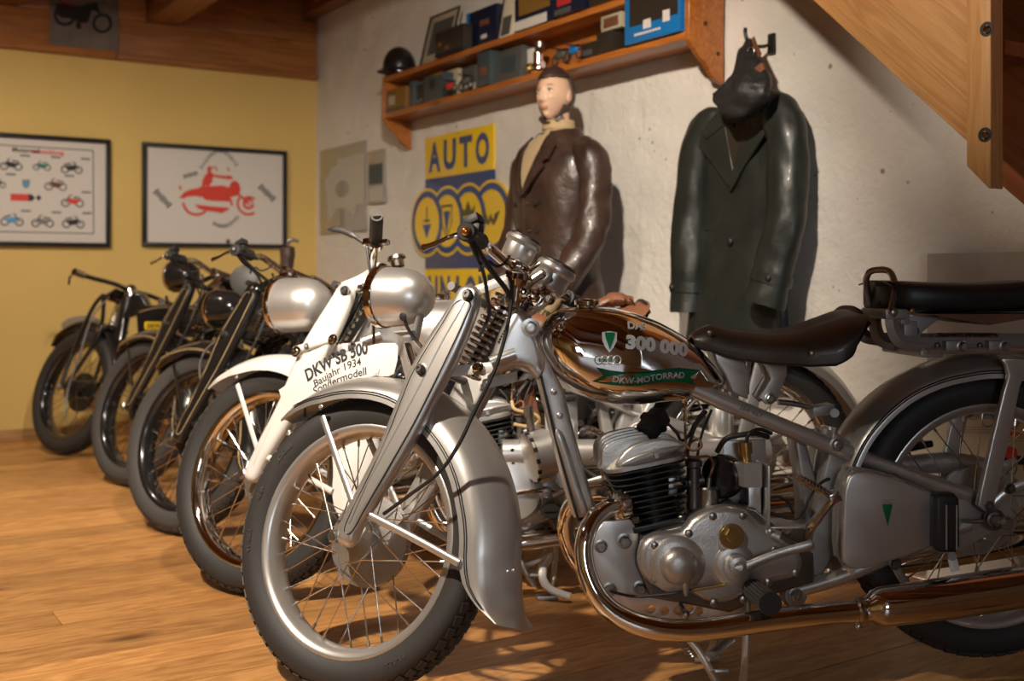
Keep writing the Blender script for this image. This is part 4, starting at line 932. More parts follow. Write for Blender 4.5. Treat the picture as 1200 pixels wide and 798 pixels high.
bt([(834, 480, .02), (822, 510, .03), (816, 543, .03)], .003, 'black_dull', 'throttle_cable')
# ignition coil, battery tray, wiring
bplate('coil_plate', [(848, 517), (898, 515), (900, 585), (890, 596), (852, 598)], -.012, -.004, 'silver', .002, vref=0)
cb = P('coil_box', G().loft([[bq(861, 541, .06), bq(872, 543, .085), bq(893, 543, .085), bq(893, 541, .02), bq(862, 540, .02)], [bq(861, 567, .06), bq(872, 571, .085), bq(893, 571, .085), bq(893, 568, .02), bq(862, 566, .02)]]), 'silver', False, angle=20)
P('coil_terminal', G().cyl(bq(875, 541, .05), bq(874, 530, .05), .011).cyl(bq(874, 531, .05), bq(873, 518, .05), .015), 'brass', False)
P('battery_tray', G().box(bq(894, 580, .05), (.004, .09, .14), bev=.001).box(bq(922, 613, .05), (.10, .09, .004), bev=.001).box(bq(880, 588, .03), (.028, .06, .075), bev=.003), 'silver', False)
P('regulator', G().box(bq(880, 590, .03), (.032, .05, .07), bev=.003), 'black_dull', False)
bt([(840, 530, .02), (850, 515, .03), (866, 510, .04), (885, 508, .04), (900, 512, .02)], .006, 'black_dull', 'wiring')
bt([(874, 520, .05), (878, 508, .055), (890, 503, .04), (904, 508, .02)], .004, 'black_dull', 'wiring')
bt([(900, 600, .06), (930, 608, .07), (942, 598, .08), (950, 580, .08), (962, 566, .07), (972, 561, .06)], .0035, 'black_dull', 'wiring')
bt([(898, 585, .05), (912, 582, .05), (924, 590, .05), (930, 602, .05)], .003, 'black_dull', 'wiring')
bplate('seat_tube', [(930, 508), (944, 512), (956, 560), (962, 640), (944, 640), (938, 560)], -.03, .03, 'silver_dull', .008, vref=.03)
bt([(972, 500, .0), (964, 540, .0), (958, 590, .0)], .018, 'silver', 'seat_tube', 3)
P('inner_guard', plate('ig', bx([(975, 505), (1000, 520), (985, 560), (975, 650), (955, 690), (945, 640), (960, 560)], .04), -.07, .05, .01), 'silver_dull', False)
# kick-starter
kl = bt([(946, 632, .10), (950, 618, .135), (962, 603, .15), (974, 588, .16), (981, 581, .16)], [.0105]*8+[.009]*9, 'chrome_worn', 'kick_starter', 4, 12)
obj('kick_pedal', G().tube([bq(936, 560, .19), bq(950, 568, .18), bq(965, 576, .17), bq(978, 582, .16)], .007, 12, 3).box(bq(977, 582, .16), (.024, .03, .022), Matrix.Rotation(R_(25), 3, 'Y'), .004), 'chrome_worn', kl)
g = G()
for i in range(8): 
    t = i/8; q = bq(lerp(938, 968, t), lerp(561, 577, t), lerp(.19, .17, t)); g.turn([(.006, -.0015), (.0088, -.0015), (.0088, .0015), (.006, .0015)], q, bq(978, 582, .16)-bq(936, 560, .19), 12)
obj('pedal_ridge', g, 'chrome_worn', kl)
# ---- centre stand on the floor
for sg in (1, -1):
    y = .10*sg; A = bq(868, 742, .10); x_ = A.x
    P('centre_stand', G().tube([V((x_-.02, y*.8, .20)), V((x_-.012, y, .13)), V((x_-.005, y*1.1, .06)), V((x_+.01, y*1.25, .012))], .013, 10, 5, sec=(1, .6)).box((x_+.016, y*1.25, .006), (.06, .03, .012), bev=.004), 'alu', False)
P('stand_spring', G().spring(bq(793, 742, .02), bq(812, 770, .03), .009, .002, 10, 5, 8), 'steel', False)
P('side_stand', G().tube([bq(800, 742, .06), bq(818, 762, .08), bq(830, 782, .09), bq(840, 800, .09)], [.008]*5+[.009]*8, 10, 4).tube([bq(826, 772, .09), bq(840, 762, .06), bq(858, 748, .05)], .012, 10, 3, sec=(1.1, .6)).box(bq(842, 786, .11), (.03, .06, .008), Matrix.Rotation(R_(20), 3, 'X'), .003), 'alu', False)

# frame number, chain guard
v_, f_ = px_text('268 467', [(866, 479), (878, 484), (892, 490)], lambda a, b, vv: bq(a, b, vv), .070, 5, .0, .0005)
obj('frame_number', G().add(v_, f_), 'steel_dark', root1)
P('chain_guard', G().tube([bq(1010, 552, -.07), bq(1060, 546, -.07), bq(1110, 542, -.07), bq(1150, 548, -.07), bq(1180, 566, -.07), bq(1196, 590, -.07)], .024, 12, 5, sec=(.7, 1)), 'silver', False)
P('tyre_pump', G().tube([bq(1030, 528, -.05), bq(1068, 523, -.05), bq(1092, 520, -.05)], [.011, .012, .008], 12), 'black_paint', False)
# ------------------------------------------------------------------ the other motorcycles: copies of the thing and its parts, then their own pieces
def base(o): return o.name.split('.')[0]
def copy_bike(M, label, matmap, skip, name='motorcycle'):
    r = root1.copy(); COL.objects.link(r); r.matrix_world = M; r['label'] = label
    def rec(src, par):
        for ch in list(src.children):
            if ch.name in skip or base(ch) in skip: continue
            c = ch.copy(); COL.objects.link(c); c.parent = par; c.matrix_basis = ch.matrix_basis.copy()
            for k in ('label',):
                if k in c: del c[k]
            m0 = ch.data.materials[0].name; m1 = matmap(base(ch), m0)
            if m1 != m0:
                c.material_slots[0].link = 'OBJECT'; c.material_slots[0].material = MT[m1]
            rec(ch, c)
    rec(root1, r); return r
C1 = cam2w((418-600)/1300*2.339, 2.339, 0)
def at_contact(px, py, yaw=5.0, steer=None):
    d = .889*FPX/(py-HY); c = cam2w((px-600)/FPX*d, d, 0)
    B = frame((0, 0), yaw); B1o = frame((0, 0), 5.0)
    loc1 = B1.inverted() @ C1                      # front contact in bike coordinates
    off = B.to_3x3() @ loc1
    B.translation = V((c.x-off.x, c.y-off.y, 0)); return B
SKIP0 = {'number_plate', 'plate_bracket', 'plate_clip', 'lettering', 'ribbon', 'ribbon_border', 'badge', 'badge_emblem', 'emblem_rings', 'emblem_bar', 'emblem', 'reflector', 'pump_holder',
         'pillion_seat', 'pillion_bracket', 'pillion_hinge', 'pillion_spring', 'hinge_bolt', 'grab_handle', 'handle_bracket', 'bracket_stud', 'bracket_block', 'carrier_rail', 'bracket_bolt', 'carrier_crossbar', 'rev_gauge', 'gauge_cover', 'coil_box', 'coil_terminal'}
class Bk:
    """pixel helpers for one of the copied motorcycles"""
    def __init__(s, root, B): s.r = root; s.B = B; s.F = B @ S1
    def b(s, a, c, v=0): return plane_pt(a, c, s.B, v)
    def f(s, a, c, v=0): return plane_pt(a, c, s.F, v)
    def bp(s, name, g, m, parent=None, angle=38): return obj(name, g, m, parent or s.r, None, angle)
    def fp(s, name, g, m, parent=None, angle=38): return obj(name, g, m, parent or s.r, None if parent else S1, angle)
    def fpl(s, name, px, v0, v1, m, bev=.004, smooth=0):
        return s.fp(name, plate(name, [(q.x, q.z) for q in (s.f(a, c, v1) for a, c in px)], v0, v1, bev, smooth), m)
    def bpl(s, name, px, v0, v1, m, bev=.004, smooth=0):
        return s.bp(name, plate(name, [(q.x, q.z) for q in (s.b(a, c, v1) for a, c in px)], v0, v1, bev, smooth), m)
# ---- the white one
def mm2(n, m):
    if n in ('fork_blade', 'blade_rib', 'front_mudguard', 'fork_link'): return 'white_paint'
    if n in ('mudguard_stay', 'handle_bracket'): return 'white_paint'
    if n == 'rim': return 'chrome'
    if n == 'fuel_tank': return 'silver'
    if n in ('saddle',): return 'leather_tan'
    if n == 'black_iron': return m
    return m
M2 = at_contact(304, 700)
r2 = copy_bike(M2, 'white motorcycle with chromed front rim, silver headlamp and black fork damper', mm2, SKIP0 | {'handlebar', 'grip', 'lever', 'switch_block', 'headlamp', 'fork_spring', 'spring_core', 'speedometer', 'gauge_bracket', 'steering_damper', 'brake_cable', 'clutch_cable', 'wiring', 'headlamp_bracket', 'headlamp_stem', 'lamp_cable', 'cable_grommet', 'air_filter', 'pinstripe'})
k2 = Bk(r2, M2)
hf, hb = k2.f(331, 358, 0), k2.f(384, 356, 0); ax = (hf-hb).normalized(); Lh = (hf-hb).length
hl = k2.fp('headlamp', G().turn([(0, 0), (.022, .002), (.042, .010), (.060, .027), (.073, .05), (.080, .08), (.082, Lh-.016), (.0825, Lh-.01)], hb, ax, 40), 'silver')
obj('headlamp_rim', G().turn([(.0825, Lh-.012), (.0865, Lh-.010), (.087, Lh), (.083, Lh+.007), (.076, Lh+.009), (.074, Lh+.003)], hb, ax, 40), 'chrome', hl)
obj('lens', G().turn([(.076, Lh+.003), (.05, Lh+.012), (0, Lh+.017)], hb, ax, 32), 'plaque', hl)
k2.fp('fork_damper', G().tube([k2.f(424, 340, .03), k2.f(406, 372, .03), k2.f(384, 410, .03)], [.014, .0195, .0195], 18), 'black_paint')
g = G()
for i in range(10): t = i/9; g.sphere(k2.f(lerp(430, 392, t), lerp(352, 418, t), .03), .008, (1, 1, 1), 8)
k2.fp('damper_chain', g, 'chrome_worn')['kind'] = 'stuff'
k2.fp('fork_link', G().tube([k2.f(346, 411, .115), k2.f(368, 404, .115), k2.f(394, 396, .1)], .0125, 12, 3), 'white_paint')
for a, c in ((347, 412), (390, 398)): k2.fp('link_bolt', hexbolt(G(), k2.f(a, c, .128), (0, 1, 0), .011, .008, 16), 'chrome')
k2.fp('yoke_arm', G().tube([k2.f(402, 336, .05), k2.f(425, 326, .05), k2.f(446, 312, .05)], .014, 10, 3, sec=(.7, 1)), 'white_paint')
k2.fp('yoke_bolt', hexbolt(G(), k2.f(423, 338, .065), (0, 1, 0), .011, .008), 'chrome')
b0, b1_, b2_, b3_ = k2.f(436, 316, .05), k2.f(438, 296, .17), k2.f(440, 284, .24), k2.f(441.5, 253, .34)
k2.fp('handlebar', G().tube([k2.f(430, 322, 0), b0, b1_, b2_, b3_], .011, 12, 6), 'chrome')
d = (b3_-b2_).normalized(); gp = k2.fp('grip', G().turn([(.013, 0), (.0185, .003), (.0175, .02), (.0175, (b3_-b2_).length-.006), (.016, (b3_-b2_).length), (0, (b3_-b2_).length)], b2_, d, 20), 'rubber')
k2.fp('lever', G().tube([k2.f(430, 287, .25), k2.f(420, 280, .25), k2.f(408, 273, .25), k2.f(396, 269, .25), k2.f(384, 268.5, .25)], [.006]*8+[.009]*5+[.0095]*5+[.006, .004, .003], 10, 5, sec=(.5, 1)), 'steel_dark')
k2.fp('lever_clamp', G().box(k2.f(432, 284, .25), (.028, .022, .02), bev=.005).turn([(.013, -.012), (.02, -.01), (.02, .01), (.013, .012)], k2.f(440, 286, .25), d, 18).box(k2.f(450, 284, .25), (.03, .018, .014), bev=.004), 'chrome')
k2.fp('clutch_cable', G().tube([k2.f(430, 290, .25), k2.f(434, 320, .24), k2.f(437, 360, .2), k2.f(438, 402, .12)], .004, 8, 6), 'black_dull')
q = k2.f(465, 305, -.05); k2.fp('filler_cap', G().turn([(0, -.02), (.02, -.02), (.02, 0), (.028, .003), (.026, .012), (0, .014)], q, (.2, .2, 1), 22), 'chrome_worn')
# its engine as seen between the front mudguard and the frame of the first
k2.bp('starter_tube', G().tube([k2.b(588, 531, .10), k2.b(640, 531, .10), k2.b(760, 530, .10), k2.b(900, 529, .10)], .038, 24), 'silver')
for a, c in ((599, 525), (600, 541), (612, 530), (832, 530), (850, 545)): k2.bp('tube_hole', G().turn([(.005, 0), (.005, .001), (0, .001)], k2.b(a, c, .10)+V((0, .0365 if c < 535 else .034, 0)), (0, 1, 0), 10), 'line')
fd = k2.bp('air_filter', G().turn([(.0, -.035), (.060, -.035), (.066, -.028), (.066, .02), (.07, .024), (.07, .030), (.055, .034), (0, .036)], k2.b(632, 533, .17), (.95, .22, -.2), 36), 'silver')
for i in range(14):
    u = 2*math.pi*i/14; M_ = axis_m(k2.b(632, 533, .17), (.95, .22, -.2)) @ Matrix.Rotation(u, 4, 'Y')
    obj('filter_slot', G().merge(G().box((.069, .027, 0), (.006, .010, .012)), M_), 'line', fd)
k2.bp('filter_stub', G().cyl(k2.b(623, 503, .15), k2.b(620, 485, .15), .011).cyl(k2.b(620, 488, .15), k2.b(619, 476, .15), .014), 'steel')
k2.bp('gearbox_case', G().sphere(k2.b(610, 585, .06), .10, (1.25, .8, .85), 28), 'alu')
k2.bp('gearbox_cover', G().turn([(0, -.03), (.085, -.03), (.088, 0), (.078, .012), (.04, .018), (0, .02)], k2.b(600, 576, .13), (0, 1, .1), 36), 'silver')
k2.bp('case_band', G().tube([k2.b(590, 582, .15), k2.b(610, 577, .155), k2.b(640, 575, .15), k2.b(660, 578, .14)], .006, 8, 4), 'chrome')
k2.bp('belly_pan', G().sphere(k2.b(622, 622, .04), .09, (1.4, .8, .55), 24), 'chrome_worn')
k2.bp('foot_peg', G().tube([k2.b(644, 598, .14), k2.b(646, 599, .2)], [.022, .023], 4*5, sec=(1.1, .85)).box(k2.b(646, 599, .2)+V((0, .002, 0)), (.035, .003, .003)), 'rubber')
k2.bp('kick_starter', G().tube([k2.b(648, 650, .10), k2.b(638, 664, .13), k2.b(636, 678, .15), k2.b(645, 690, .16), k2.b(668, 699, .17)], [.010]*6+[.013]*8+[.011]*7, 12, 5, sec=(.7, 1)), 'white_paint')
k2.bp('brake_rod', G().tube([k2.b(600, 622, .12), k2.b(630, 632, .12), k2.b(645, 638, .12), k2.b(655, 628, .12)], .005, 8, 4), 'chrome_worn')
k2.bp('fuel_hose', G().tube([k2.b(600, 470, .08), k2.b(604, 480, .1), k2.b(625, 485, .1), k2.b(632, 492, .1), k2.b(622, 500, .1), k2.b(602, 497, .1)], .005, 8, 5), 'rope')
k2.bp('saddle_bag', G().box(k2.b(618, 470, -.02), (.05, .06, .12), Matrix.Rotation(R_(12), 3, 'Y'), .012), 'leather_tan')
k2.bp('tool_roll', G().tube([k2.b(700, 358, 0), k2.b(716, 351, 0), k2.b(732, 352, 0), k2.b(741, 354, 0)], [.018]*4+[.026]*4+[.02]*4+[.012], 14, 4, sec=(1.6, .8)), 'leather_tan')
k2.bp('strap', G().tube([k2.b(738, 350, .05), k2.b(743, 356, .05), k2.b(748, 368, .05)], .006, 6, 3, sec=(1, .4)), 'black_dull')
k2.bp('oil_tank', G().turn([(0, -.05), (.034, -.05), (.036, -.04), (.036, .03), (.028, .045), (.02, .05), (.02, .062), (0, .064)], k2.b(845, 490, .05), (0, 0, 1), 26), 'silver')
# ---- the black ones
def mmb(n, m):
    if m == 'amber': return 'steel_dark'
    if n in ('fork_link', 'engine_plate') or m in ('white_paint', 'silver', 'silver_dull'): return 'black_paint'
    if n == 'fuel_tank': return 'black_paint'
    if n == 'pinstripe': return 'rope'
    if n == 'frame_number': return 'black_dull'
    if n in ('saddle',): return 'leather_tan'
    if n in ('brake_drum', 'hub'): return 'black_iron'
    return m
def grey_tyres(r):
    for c in r.children_recursive:
        if base(c) in ('tyre', 'tread'):
            c.material_slots[0].link = 'OBJECT'; c.material_slots[0].material = MT['rubber_pale']
M3 = at_contact(216, 628, 0.0)
r3 = copy_bike(M3, 'black motorcycle with large round headlamp, beside the white motorcycle', mmb, SKIP0 | {'speedometer', 'gauge_bracket', 'steering_damper', 'foot_peg', 'peg_rib', 'toolbox'})
k3 = Bk(r3, M3); grey_tyres(r3)
for c in r3.children:
    if base(c) == 'headlamp': c.matrix_basis = Matrix.Translation(c.matrix_basis.to_3x3() @ V((-.02, 0, -.075))) @ c.matrix_basis @ Matrix.Translation(hb*0) 
k3.fp('light_cable', G().tube([k3.f(252, 400, .1), k3.f(240, 412, .11), k3.f(234, 430, .11), k3.f(236, 452, .10)], .004, 8, 5), 'steel')
k3.bp('horn_disc', G().turn([(0, -.05), (.03, -.05), (.05, -.02), (.056, 0), (.05, .006), (.02, .01), (0, .012)], k3.b(286, 328, -.35), (.1, 1, .1), 28), 'greybox')
M4 = at_contact(156, 571, -3.0)
r4 = copy_bike(M4, 'black motorcycle with small headlamp set high, next to the one with coil-sprung tubular fork', mmb, SKIP0 | {'speedometer', 'gauge_bracket', 'steering_damper', 'toolbox', 'cover_screw', 'peg_rib', 'muffler_clamp'})
k4 = Bk(r4, M4); grey_tyres(r4)
for c in r4.children:
    if base(c) == 'headlamp': c.matrix_basis = Matrix.Translation(c.matrix_basis.to_3x3() @ V((-.055, 0, .05))) @ c.matrix_basis
k4.bp('bulb_horn', G().tube([k4.b(333, 330, -.12), k4.b(335, 318, -.12), k4.b(337, 300, -.12), k4.b(336, 289, -.12)], [.022]*4+[.03]*4+[.033]*4+[.02], 16, 4), 'leather_cap')
k4.bp('horn_lever', G().tube([k4.b(337, 288, -.12), k4.b(338, 283, -.12), k4.b(344, 281, -.12), k4.b(350, 283, -.12)], .007, 8, 4), 'steel_dark')
# ---- the old one with the tubular girder fork
M5 = at_contact(79, 534, -1.0)
r5 = copy_bike(M5, 'black vintage motorcycle with tubular fork, coil spring and yellow tank badge by the yellow wall', mmb, SKIP0 | {'speedometer', 'gauge_bracket', 'steering_damper', 'toolbox', 'cover_screw', 'peg_rib', 'fuel_tank', 'filler_cap', 'front_mudguard', 'fork_blade', 'fork_link', 'fork_bolt', 'link_bolt', 'fork_spring', 'spring_core', 'fork_crossbar', 'headlamp', 'headlamp_bracket', 'headlamp_stem', 'lamp_cable', 'cable_grommet', 'handlebar', 'handlebar_clamp', 'grip', 'lever', 'switch_block', 'top_yoke', 'yoke_nut', 'steering_stem', 'brake_cable', 'clutch_cable', 'wiring', 'mudguard_stay', 'head_gusset', 'gusset_bolt', 'gusset_slot', 'lower_lug', 'stay_bolt'})
k5 = Bk(r5, M5)
fg5, fl5 = fender((0, 0, 0), 42, 175, [(42, .37), (175, .372)], [(42, .362), (60, .345), (175, .345)], [(42, .02), (55, .05), (175, .055)])
mg5 = k5.fp('front_mudguard', fg5, 'black_paint')
k5.fpl('number_plate', [(73, 388), (72, 379), (80, 373), (92, 370), (106, 370), (115, 373), (117, 382), (112, 387), (92, 388)], -.002, .002, 'silver_dull', .001)
top5, mid5, ax5 = k5.f(133, 349, 0), k5.f(139, 380, 0), V((0, 0, 0))
for sg in (1, -1):
    a5 = k5.f(122, 352, .075)
    k5.fp('girder_tube', G().tube([V((top5.x, sg*.06, top5.z)), V((lerp(top5.x, 0, .15)+.025, sg*.075, lerp(top5.z, 0, .15))), V((lerp(top5.x, 0, .6)+.03, sg*.085, lerp(top5.z, 0, .6))), V((0.01, sg*.09, 0))], .0105, 10, 6), 'black_paint')
    k5.fp('girder_tube', G().tube([V((top5.x, sg*.06, top5.z)), V((lerp(mid5.x, 0, .2), sg*.07, lerp(mid5.z, 0, .2))), V((-.015, sg*.085, 0.0))], .0105, 10, 6), 'black_paint')
k5.fp('speedometer_cable', G().tube([k5.f(128, 348, .1), k5.f(108, 372, .11), k5.f(92, 420, .11), k5.f(80, 455, .10), k5.f(76, 488, .10)], .0045, 8, 5), 'silver_dull')
k5.fp('fork_spring', G().spring(k5.f(143, 352, 0), k5.f(130, 386, 0), .024, .0035, 9, 6, 14), 'steel')
k5.fp('steering_head', G().tube([k5.f(150, 348, 0), k5.f(140, 400, 0)], .03, 16), 'black_paint')
k5.fp('fork_shackle', G().box(k5.f(140, 348, 0), (.1, .13, .02), Matrix.Rotation(R_(20), 3, 'Y'), .006), 'black_paint')
k5.fp('fork_shackle', G().box(k5.f(131, 390, 0), (.1, .13, .02), Matrix.Rotation(R_(20), 3, 'Y'), .006), 'black_paint')
cl5 = k5.f(153, 342, 0); e5 = k5.f(89, 319, .36)
for sg in (1, -1):
    k5.fp('handlebar', G().tube([V((cl5.x, 0, cl5.z)), V((lerp(cl5.x, e5.x, .15), sg*.1, cl5.z+.01)), V((lerp(cl5.x, e5.x, .7), sg*.28, lerp(cl5.z, e5.z, .8))), V((e5.x, sg*.36, e5.z))], .0115, 10, 6), 'black_paint')
    k5.fp('grip', G().tube([V((lerp(cl5.x, e5.x, .8), sg*.31, lerp(cl5.z, e5.z, .88))), V((e5.x, sg*.37, e5.z))], .017, 14), 'chrome_worn')
    k5.fp('lever', G().tube([V((e5.x, sg*.36, e5.z)), V((e5.x+.03, sg*.365, e5.z-.02)), V((e5.x+.028, sg*.365, e5.z-.06))], .006, 8, 5), 'chrome_worn')
k5.fp('handlebar_clamp', G().turn([(0, -.03), (.03, -.03), (.034, 0), (.03, .02), (.018, .035), (0, .04)], cl5, (0, 0, 1), 20), 'chrome_worn')
tk5 = k5.bpl('fuel_tank', [(158, 362), (166, 358), (204, 357), (258, 360), (262, 368), (256, 396), (170, 396), (160, 390)], -.07, .07, 'black_paint', .02, 0)
obj('tank_stripe', G().tube([k5.b(163, 366, .0715), k5.b(180, 361, .0715), k5.b(204, 360, .0715), k5.b(250, 363, .0715)], .002, 6, 4), 'rope', tk5)
bd5 = obj('badge', plate('bd', [(q.x, q.z) for q in (k5.b(a, c, .072) for a, c in ((169.5, 378), (171, 377), (189, 377), (190.5, 378), (190.5, 385.5), (189, 387), (171, 387), (169.5, 385.5)))], .068, .0725, .0008), 'enamel_yellow', tk5)
g = G(); v_, f_ = px_text('DKW', [(172.5, 384), (181, 384), (188, 384)], lambda a, c, vv: k5.b(a, c, vv), .073, 4.5, .03, .0005); g.add(v_, f_); lt5 = obj('badge_text', g, 'ink', tk5)
k5.bp('tank_cap', G().turn([(0, -.02), (.014, -.02), (.014, .02), (.02, .022), (.02, .032), (0, .034)], k5.b(189, 358, 0), (0, 0, 1), 16), 'chrome_worn')
# ------------------------------------------------------------------ things on the walls
def yframe(o): return Matrix(((0, -1, 0, o.x), (1, 0, 0, o.y), (0, 0, 1, o.z), (0, 0, 0, 1)))    # local x to the right, y into the yellow wall
def local(M, p): return M.inverted() @ p
def flat(name, outs, y, m, parent, th=.0008, smooth=0): return obj(name, plate(name, outs, y-th, y, 0, smooth), m, parent)
def frame_bars(parent, W, H, b, th, m):
    for nm, c, d in (('frame_bar', (W/2, -th/2, H-b/2), (W, th, b)), ('frame_bar', (W/2, -th/2, b/2), (W, th, b)), ('frame_bar', (b/2, -th/2, H/2), (b, th, H-2*b)), ('frame_bar', (W-b/2, -th/2, H/2), (b, th, H-2*b))):
        obj(nm, G().box(c, d, bev=.002), m, parent)
def circ(x, z, r, n=20, rz=None): return [(x+r*math.cos(2*math.pi*i/n), z+(rz or r)*math.sin(2*math.pi*i/n)) for i in range(n)]
def bar2(x0, z0, x1, z1, w):
    d = V((x1-x0, z1-z0)); d.normalize(); n = V((-d.y, d.x))*w/2
    return [(x0+n.x, z0+n.y), (x1+n.x, z1+n.y), (x1-n.x, z1-n.y), (x0-n.x, z0-n.y)]
def moto_icon(parent, x, z, s, y, ink, body, flip=1):
    """flat printed picture of a motorcycle, s wide"""
    f = lambda L: [(x+flip*a*s, z+b*s) for a, b in L]
    pic = obj('motorcycle_picture', plate('pic', [f(circ(-.31, -.12, .19, 18)), f(circ(-.31, -.12, .13, 18)), f(circ(.31, -.12, .19, 18)), f(circ(.31, -.12, .13, 18))], y-.0008, y, 0), ink, parent)
    obj('picture_body', plate('pb', [f([(-.36, .02), (-.2, .06), (.02, .10), (.16, .12), (.24, .02), (.12, -.14), (-.12, -.18), (-.25, -.08)])], y-.0014, y-.0008, 0), body, pic)
    obj('picture_fork', plate('pf', [f(bar2(.12, .24, .31, -.12, .05))], y-.0018, y-.001, 0), ink, pic)
    obj('picture_seat', plate('ps', [f([(-.36, .09), (-.1, .12), (-.02, .18), (-.1, .2), (-.36, .14)])], y-.0018, y-.001, 0), ink, pic)
    obj('picture_bar', plate('pr', [f(bar2(.02, .26, .17, .22, .04))], y-.0018, y-.001, 0), ink, pic)
    return pic
# framed print with the red motorcycle
def framed_yellow(name, x0, x1, y_tl, y_bl, label, cat='picture', d=.03):
    a = yellow(x0, y_tl, d); b = yellow(x0, y_bl, d); W = yellow(x1, 200, d).y-a.y; H = a.z-b.z
    M = yframe(V((.004, b.y, b.z))); e = empty(name, M, label, cat); return e, M, W, H
pr, Mp, W, H = framed_yellow('framed_print', 167, 336.5, 166, 288.5, 'black-framed white print of a red motorcycle with a rider on the yellow wall')
b_ = .024; frame_bars(pr, W, H, b_, .03, 'black_frame')
obj('print_sheet', G().box((W/2, -.008, H/2), (W-.02, .006, H-.02)), 'paper', pr)
YS = -.0112
def pp(a, b): q = local(Mp, yellow(165+a/5.909, 160+b/5.909, .016)); return (q.x, q.z)
RN = [0]
def red(L, smooth=0):
    RN[0] += 1; return flat('red_drawing', [pp(*p) for p in L], YS-.0002*RN[0], 'ink_red', pr, .0008, smooth)
def ring(c, r0, r1, a0, a1, n=14):
    return [(c[0]+r1*math.cos(R_(lerp(a0, a1, i/n))), c[1]+r1*math.sin(R_(lerp(a0, a1, i/n)))) for i in range(n+1)]+[(c[0]+r0*math.cos(R_(lerp(a1, a0, i/n))), c[1]+r0*math.sin(R_(lerp(a1, a0, i/n)))) for i in range(n+1)]
red([(262, 425), (285, 405), (300, 385), (340, 368), (400, 355), (422, 345), (428, 300), (448, 265), (462, 250), (460, 215), (475, 203), (490, 215), (486, 255), (520, 265), (580, 272), (625, 270), (640, 290), (620, 298), (560, 290), (500, 280), (492, 310), (470, 315), (468, 285), (452, 300), (440, 345), (500, 342), (540, 348), (590, 360), (640, 362), (632, 330), (650, 310), (675, 330), (690, 360), (678, 395), (640, 410), (610, 400), (560, 395), (548, 430), (530, 440), (480, 430), (455, 425), (420, 412), (405, 425), (398, 400), (350, 402), (315, 408), (290, 425)])
red([(415, 350), (560, 338), (640, 358), (650, 410), (600, 430), (540, 448), (450, 438), (400, 400)]); red([(630, 310), (655, 305), (685, 335), (692, 372), (670, 410), (632, 415), (620, 350)]); red([(272, 415), (330, 372), (420, 352), (432, 418), (380, 412), (320, 416), (290, 432)]); red([(452, 300), (470, 245), (498, 250), (496, 312), (470, 345), (440, 340)])
red([(455, 425), (480, 410), (520, 420), (560, 425), (600, 420), (625, 430), (610, 452), (560, 448), (500, 446), (440, 438)])
red([(370, 470), (440, 478), (520, 486), (605, 492), (615, 505), (590, 515), (560, 532), (520, 522), (460, 515), (400, 500)])
red(ring((385, 450), 82, 100, 45, 175)); red(ring((745, 465), 66, 82, 55, 215)); red(ring((745, 465), 22, 40, 0, 340))
red(bar2(672, 395, 752, 470, 16)); red(ring((650, 345), 20, 36, 0, 350)); red(bar2(270, 340, 276, 372, 12)); red(bar2(600, 215, 612, 240, 10)); red(ring((508, 228), 14, 22, 200, 400)); red(bar2(620, 430, 632, 480, 14)); red([(700, 425), (740, 410), (785, 420), (795, 435), (750, 425)])
def scribble(x0, y0, x1, y1, h, n, arc=0, rel_=None):
    """a short line of lettering too small to read: separate upright strokes"""
    for i in range(n):
        t = (i+.5)/n; px_, py_ = lerp(x0, x1, t), lerp(y0, y1, t)-arc*math.sin(math.pi*t)
        dx, dy = (x1-x0), (y1-y0)-arc*math.pi*math.cos(math.pi*t); L_ = math.hypot(dx, dy); wd = math.hypot(x1-x0, y1-y0)/n*.6
        hh = h*(1.5 if i % 3 else 1.9); ux, uy = dx/L_, dy/L_
        flat('letter_stroke', [pp(px_-ux*wd/2+uy*hh/2*-1*a+0, py_-uy*wd/2+ux*hh/2*a) for a in (-1, 1)]+[pp(px_+ux*wd/2-uy*hh/2*a, py_+uy*wd/2+ux*hh/2*a) for a in (1, -1)], YS, 'ink', pr)
scribble(98, 372, 205, 485, 24, 7); scribble(822, 340, 925, 440, 24, 7); scribble(412, 225, 670, 205, 15, 22, 118); scribble(295, 278, 395, 252, 17, 8); scribble(500, 598, 678, 550, 15, 14, -45)
obj('print_mark', plate('pm', [pp(*q) for q in ((585, 730), (605, 705), (622, 725), (610, 745))], YS-.001, YS, 0), 'ink', pr)
# framed chart of motorcycles
ch, Mc, W, H = framed_yellow('framed_chart', -135, 129.5, 146, 286, 'black-framed white chart of many small motorcycles on the yellow wall')
frame_bars(ch, W, H, .024, .03, 'black_frame')
obj('chart_sheet', G().box((W/2, -.008, H/2), (W-.02, .006, H-.02)), 'paper', ch)
def cp(a, b): q = local(Mc, yellow(a/5.70, 150+b/5.70, .016)); return (q.x, q.z)
a, b, c, d = cp(622, 150), cp(625, 705), cp(-560, 40), cp(-560, 675)
for P0, P1 in ((a, b), (c, d), (a, (c[0], a[1])), (b, (d[0], b[1]))): flat('chart_border', bar2(*P0, *P1, .005), YS, 'ink', ch)
def chart_text(body, x, z, size, m): 
    v, f = text2d(body, size, .001, 'LEFT'); g = G().add([V((x+q.x, YS-.0004, z+q.y)) for q in v], f); return obj('lettering', g, m, ch)
q = cp(80, 158); chart_text('Motorrad', *q, .036, 'ink'); q2 = cp(203, 168); chart_text('entwicklung', *q2, .036, 'ink_red')
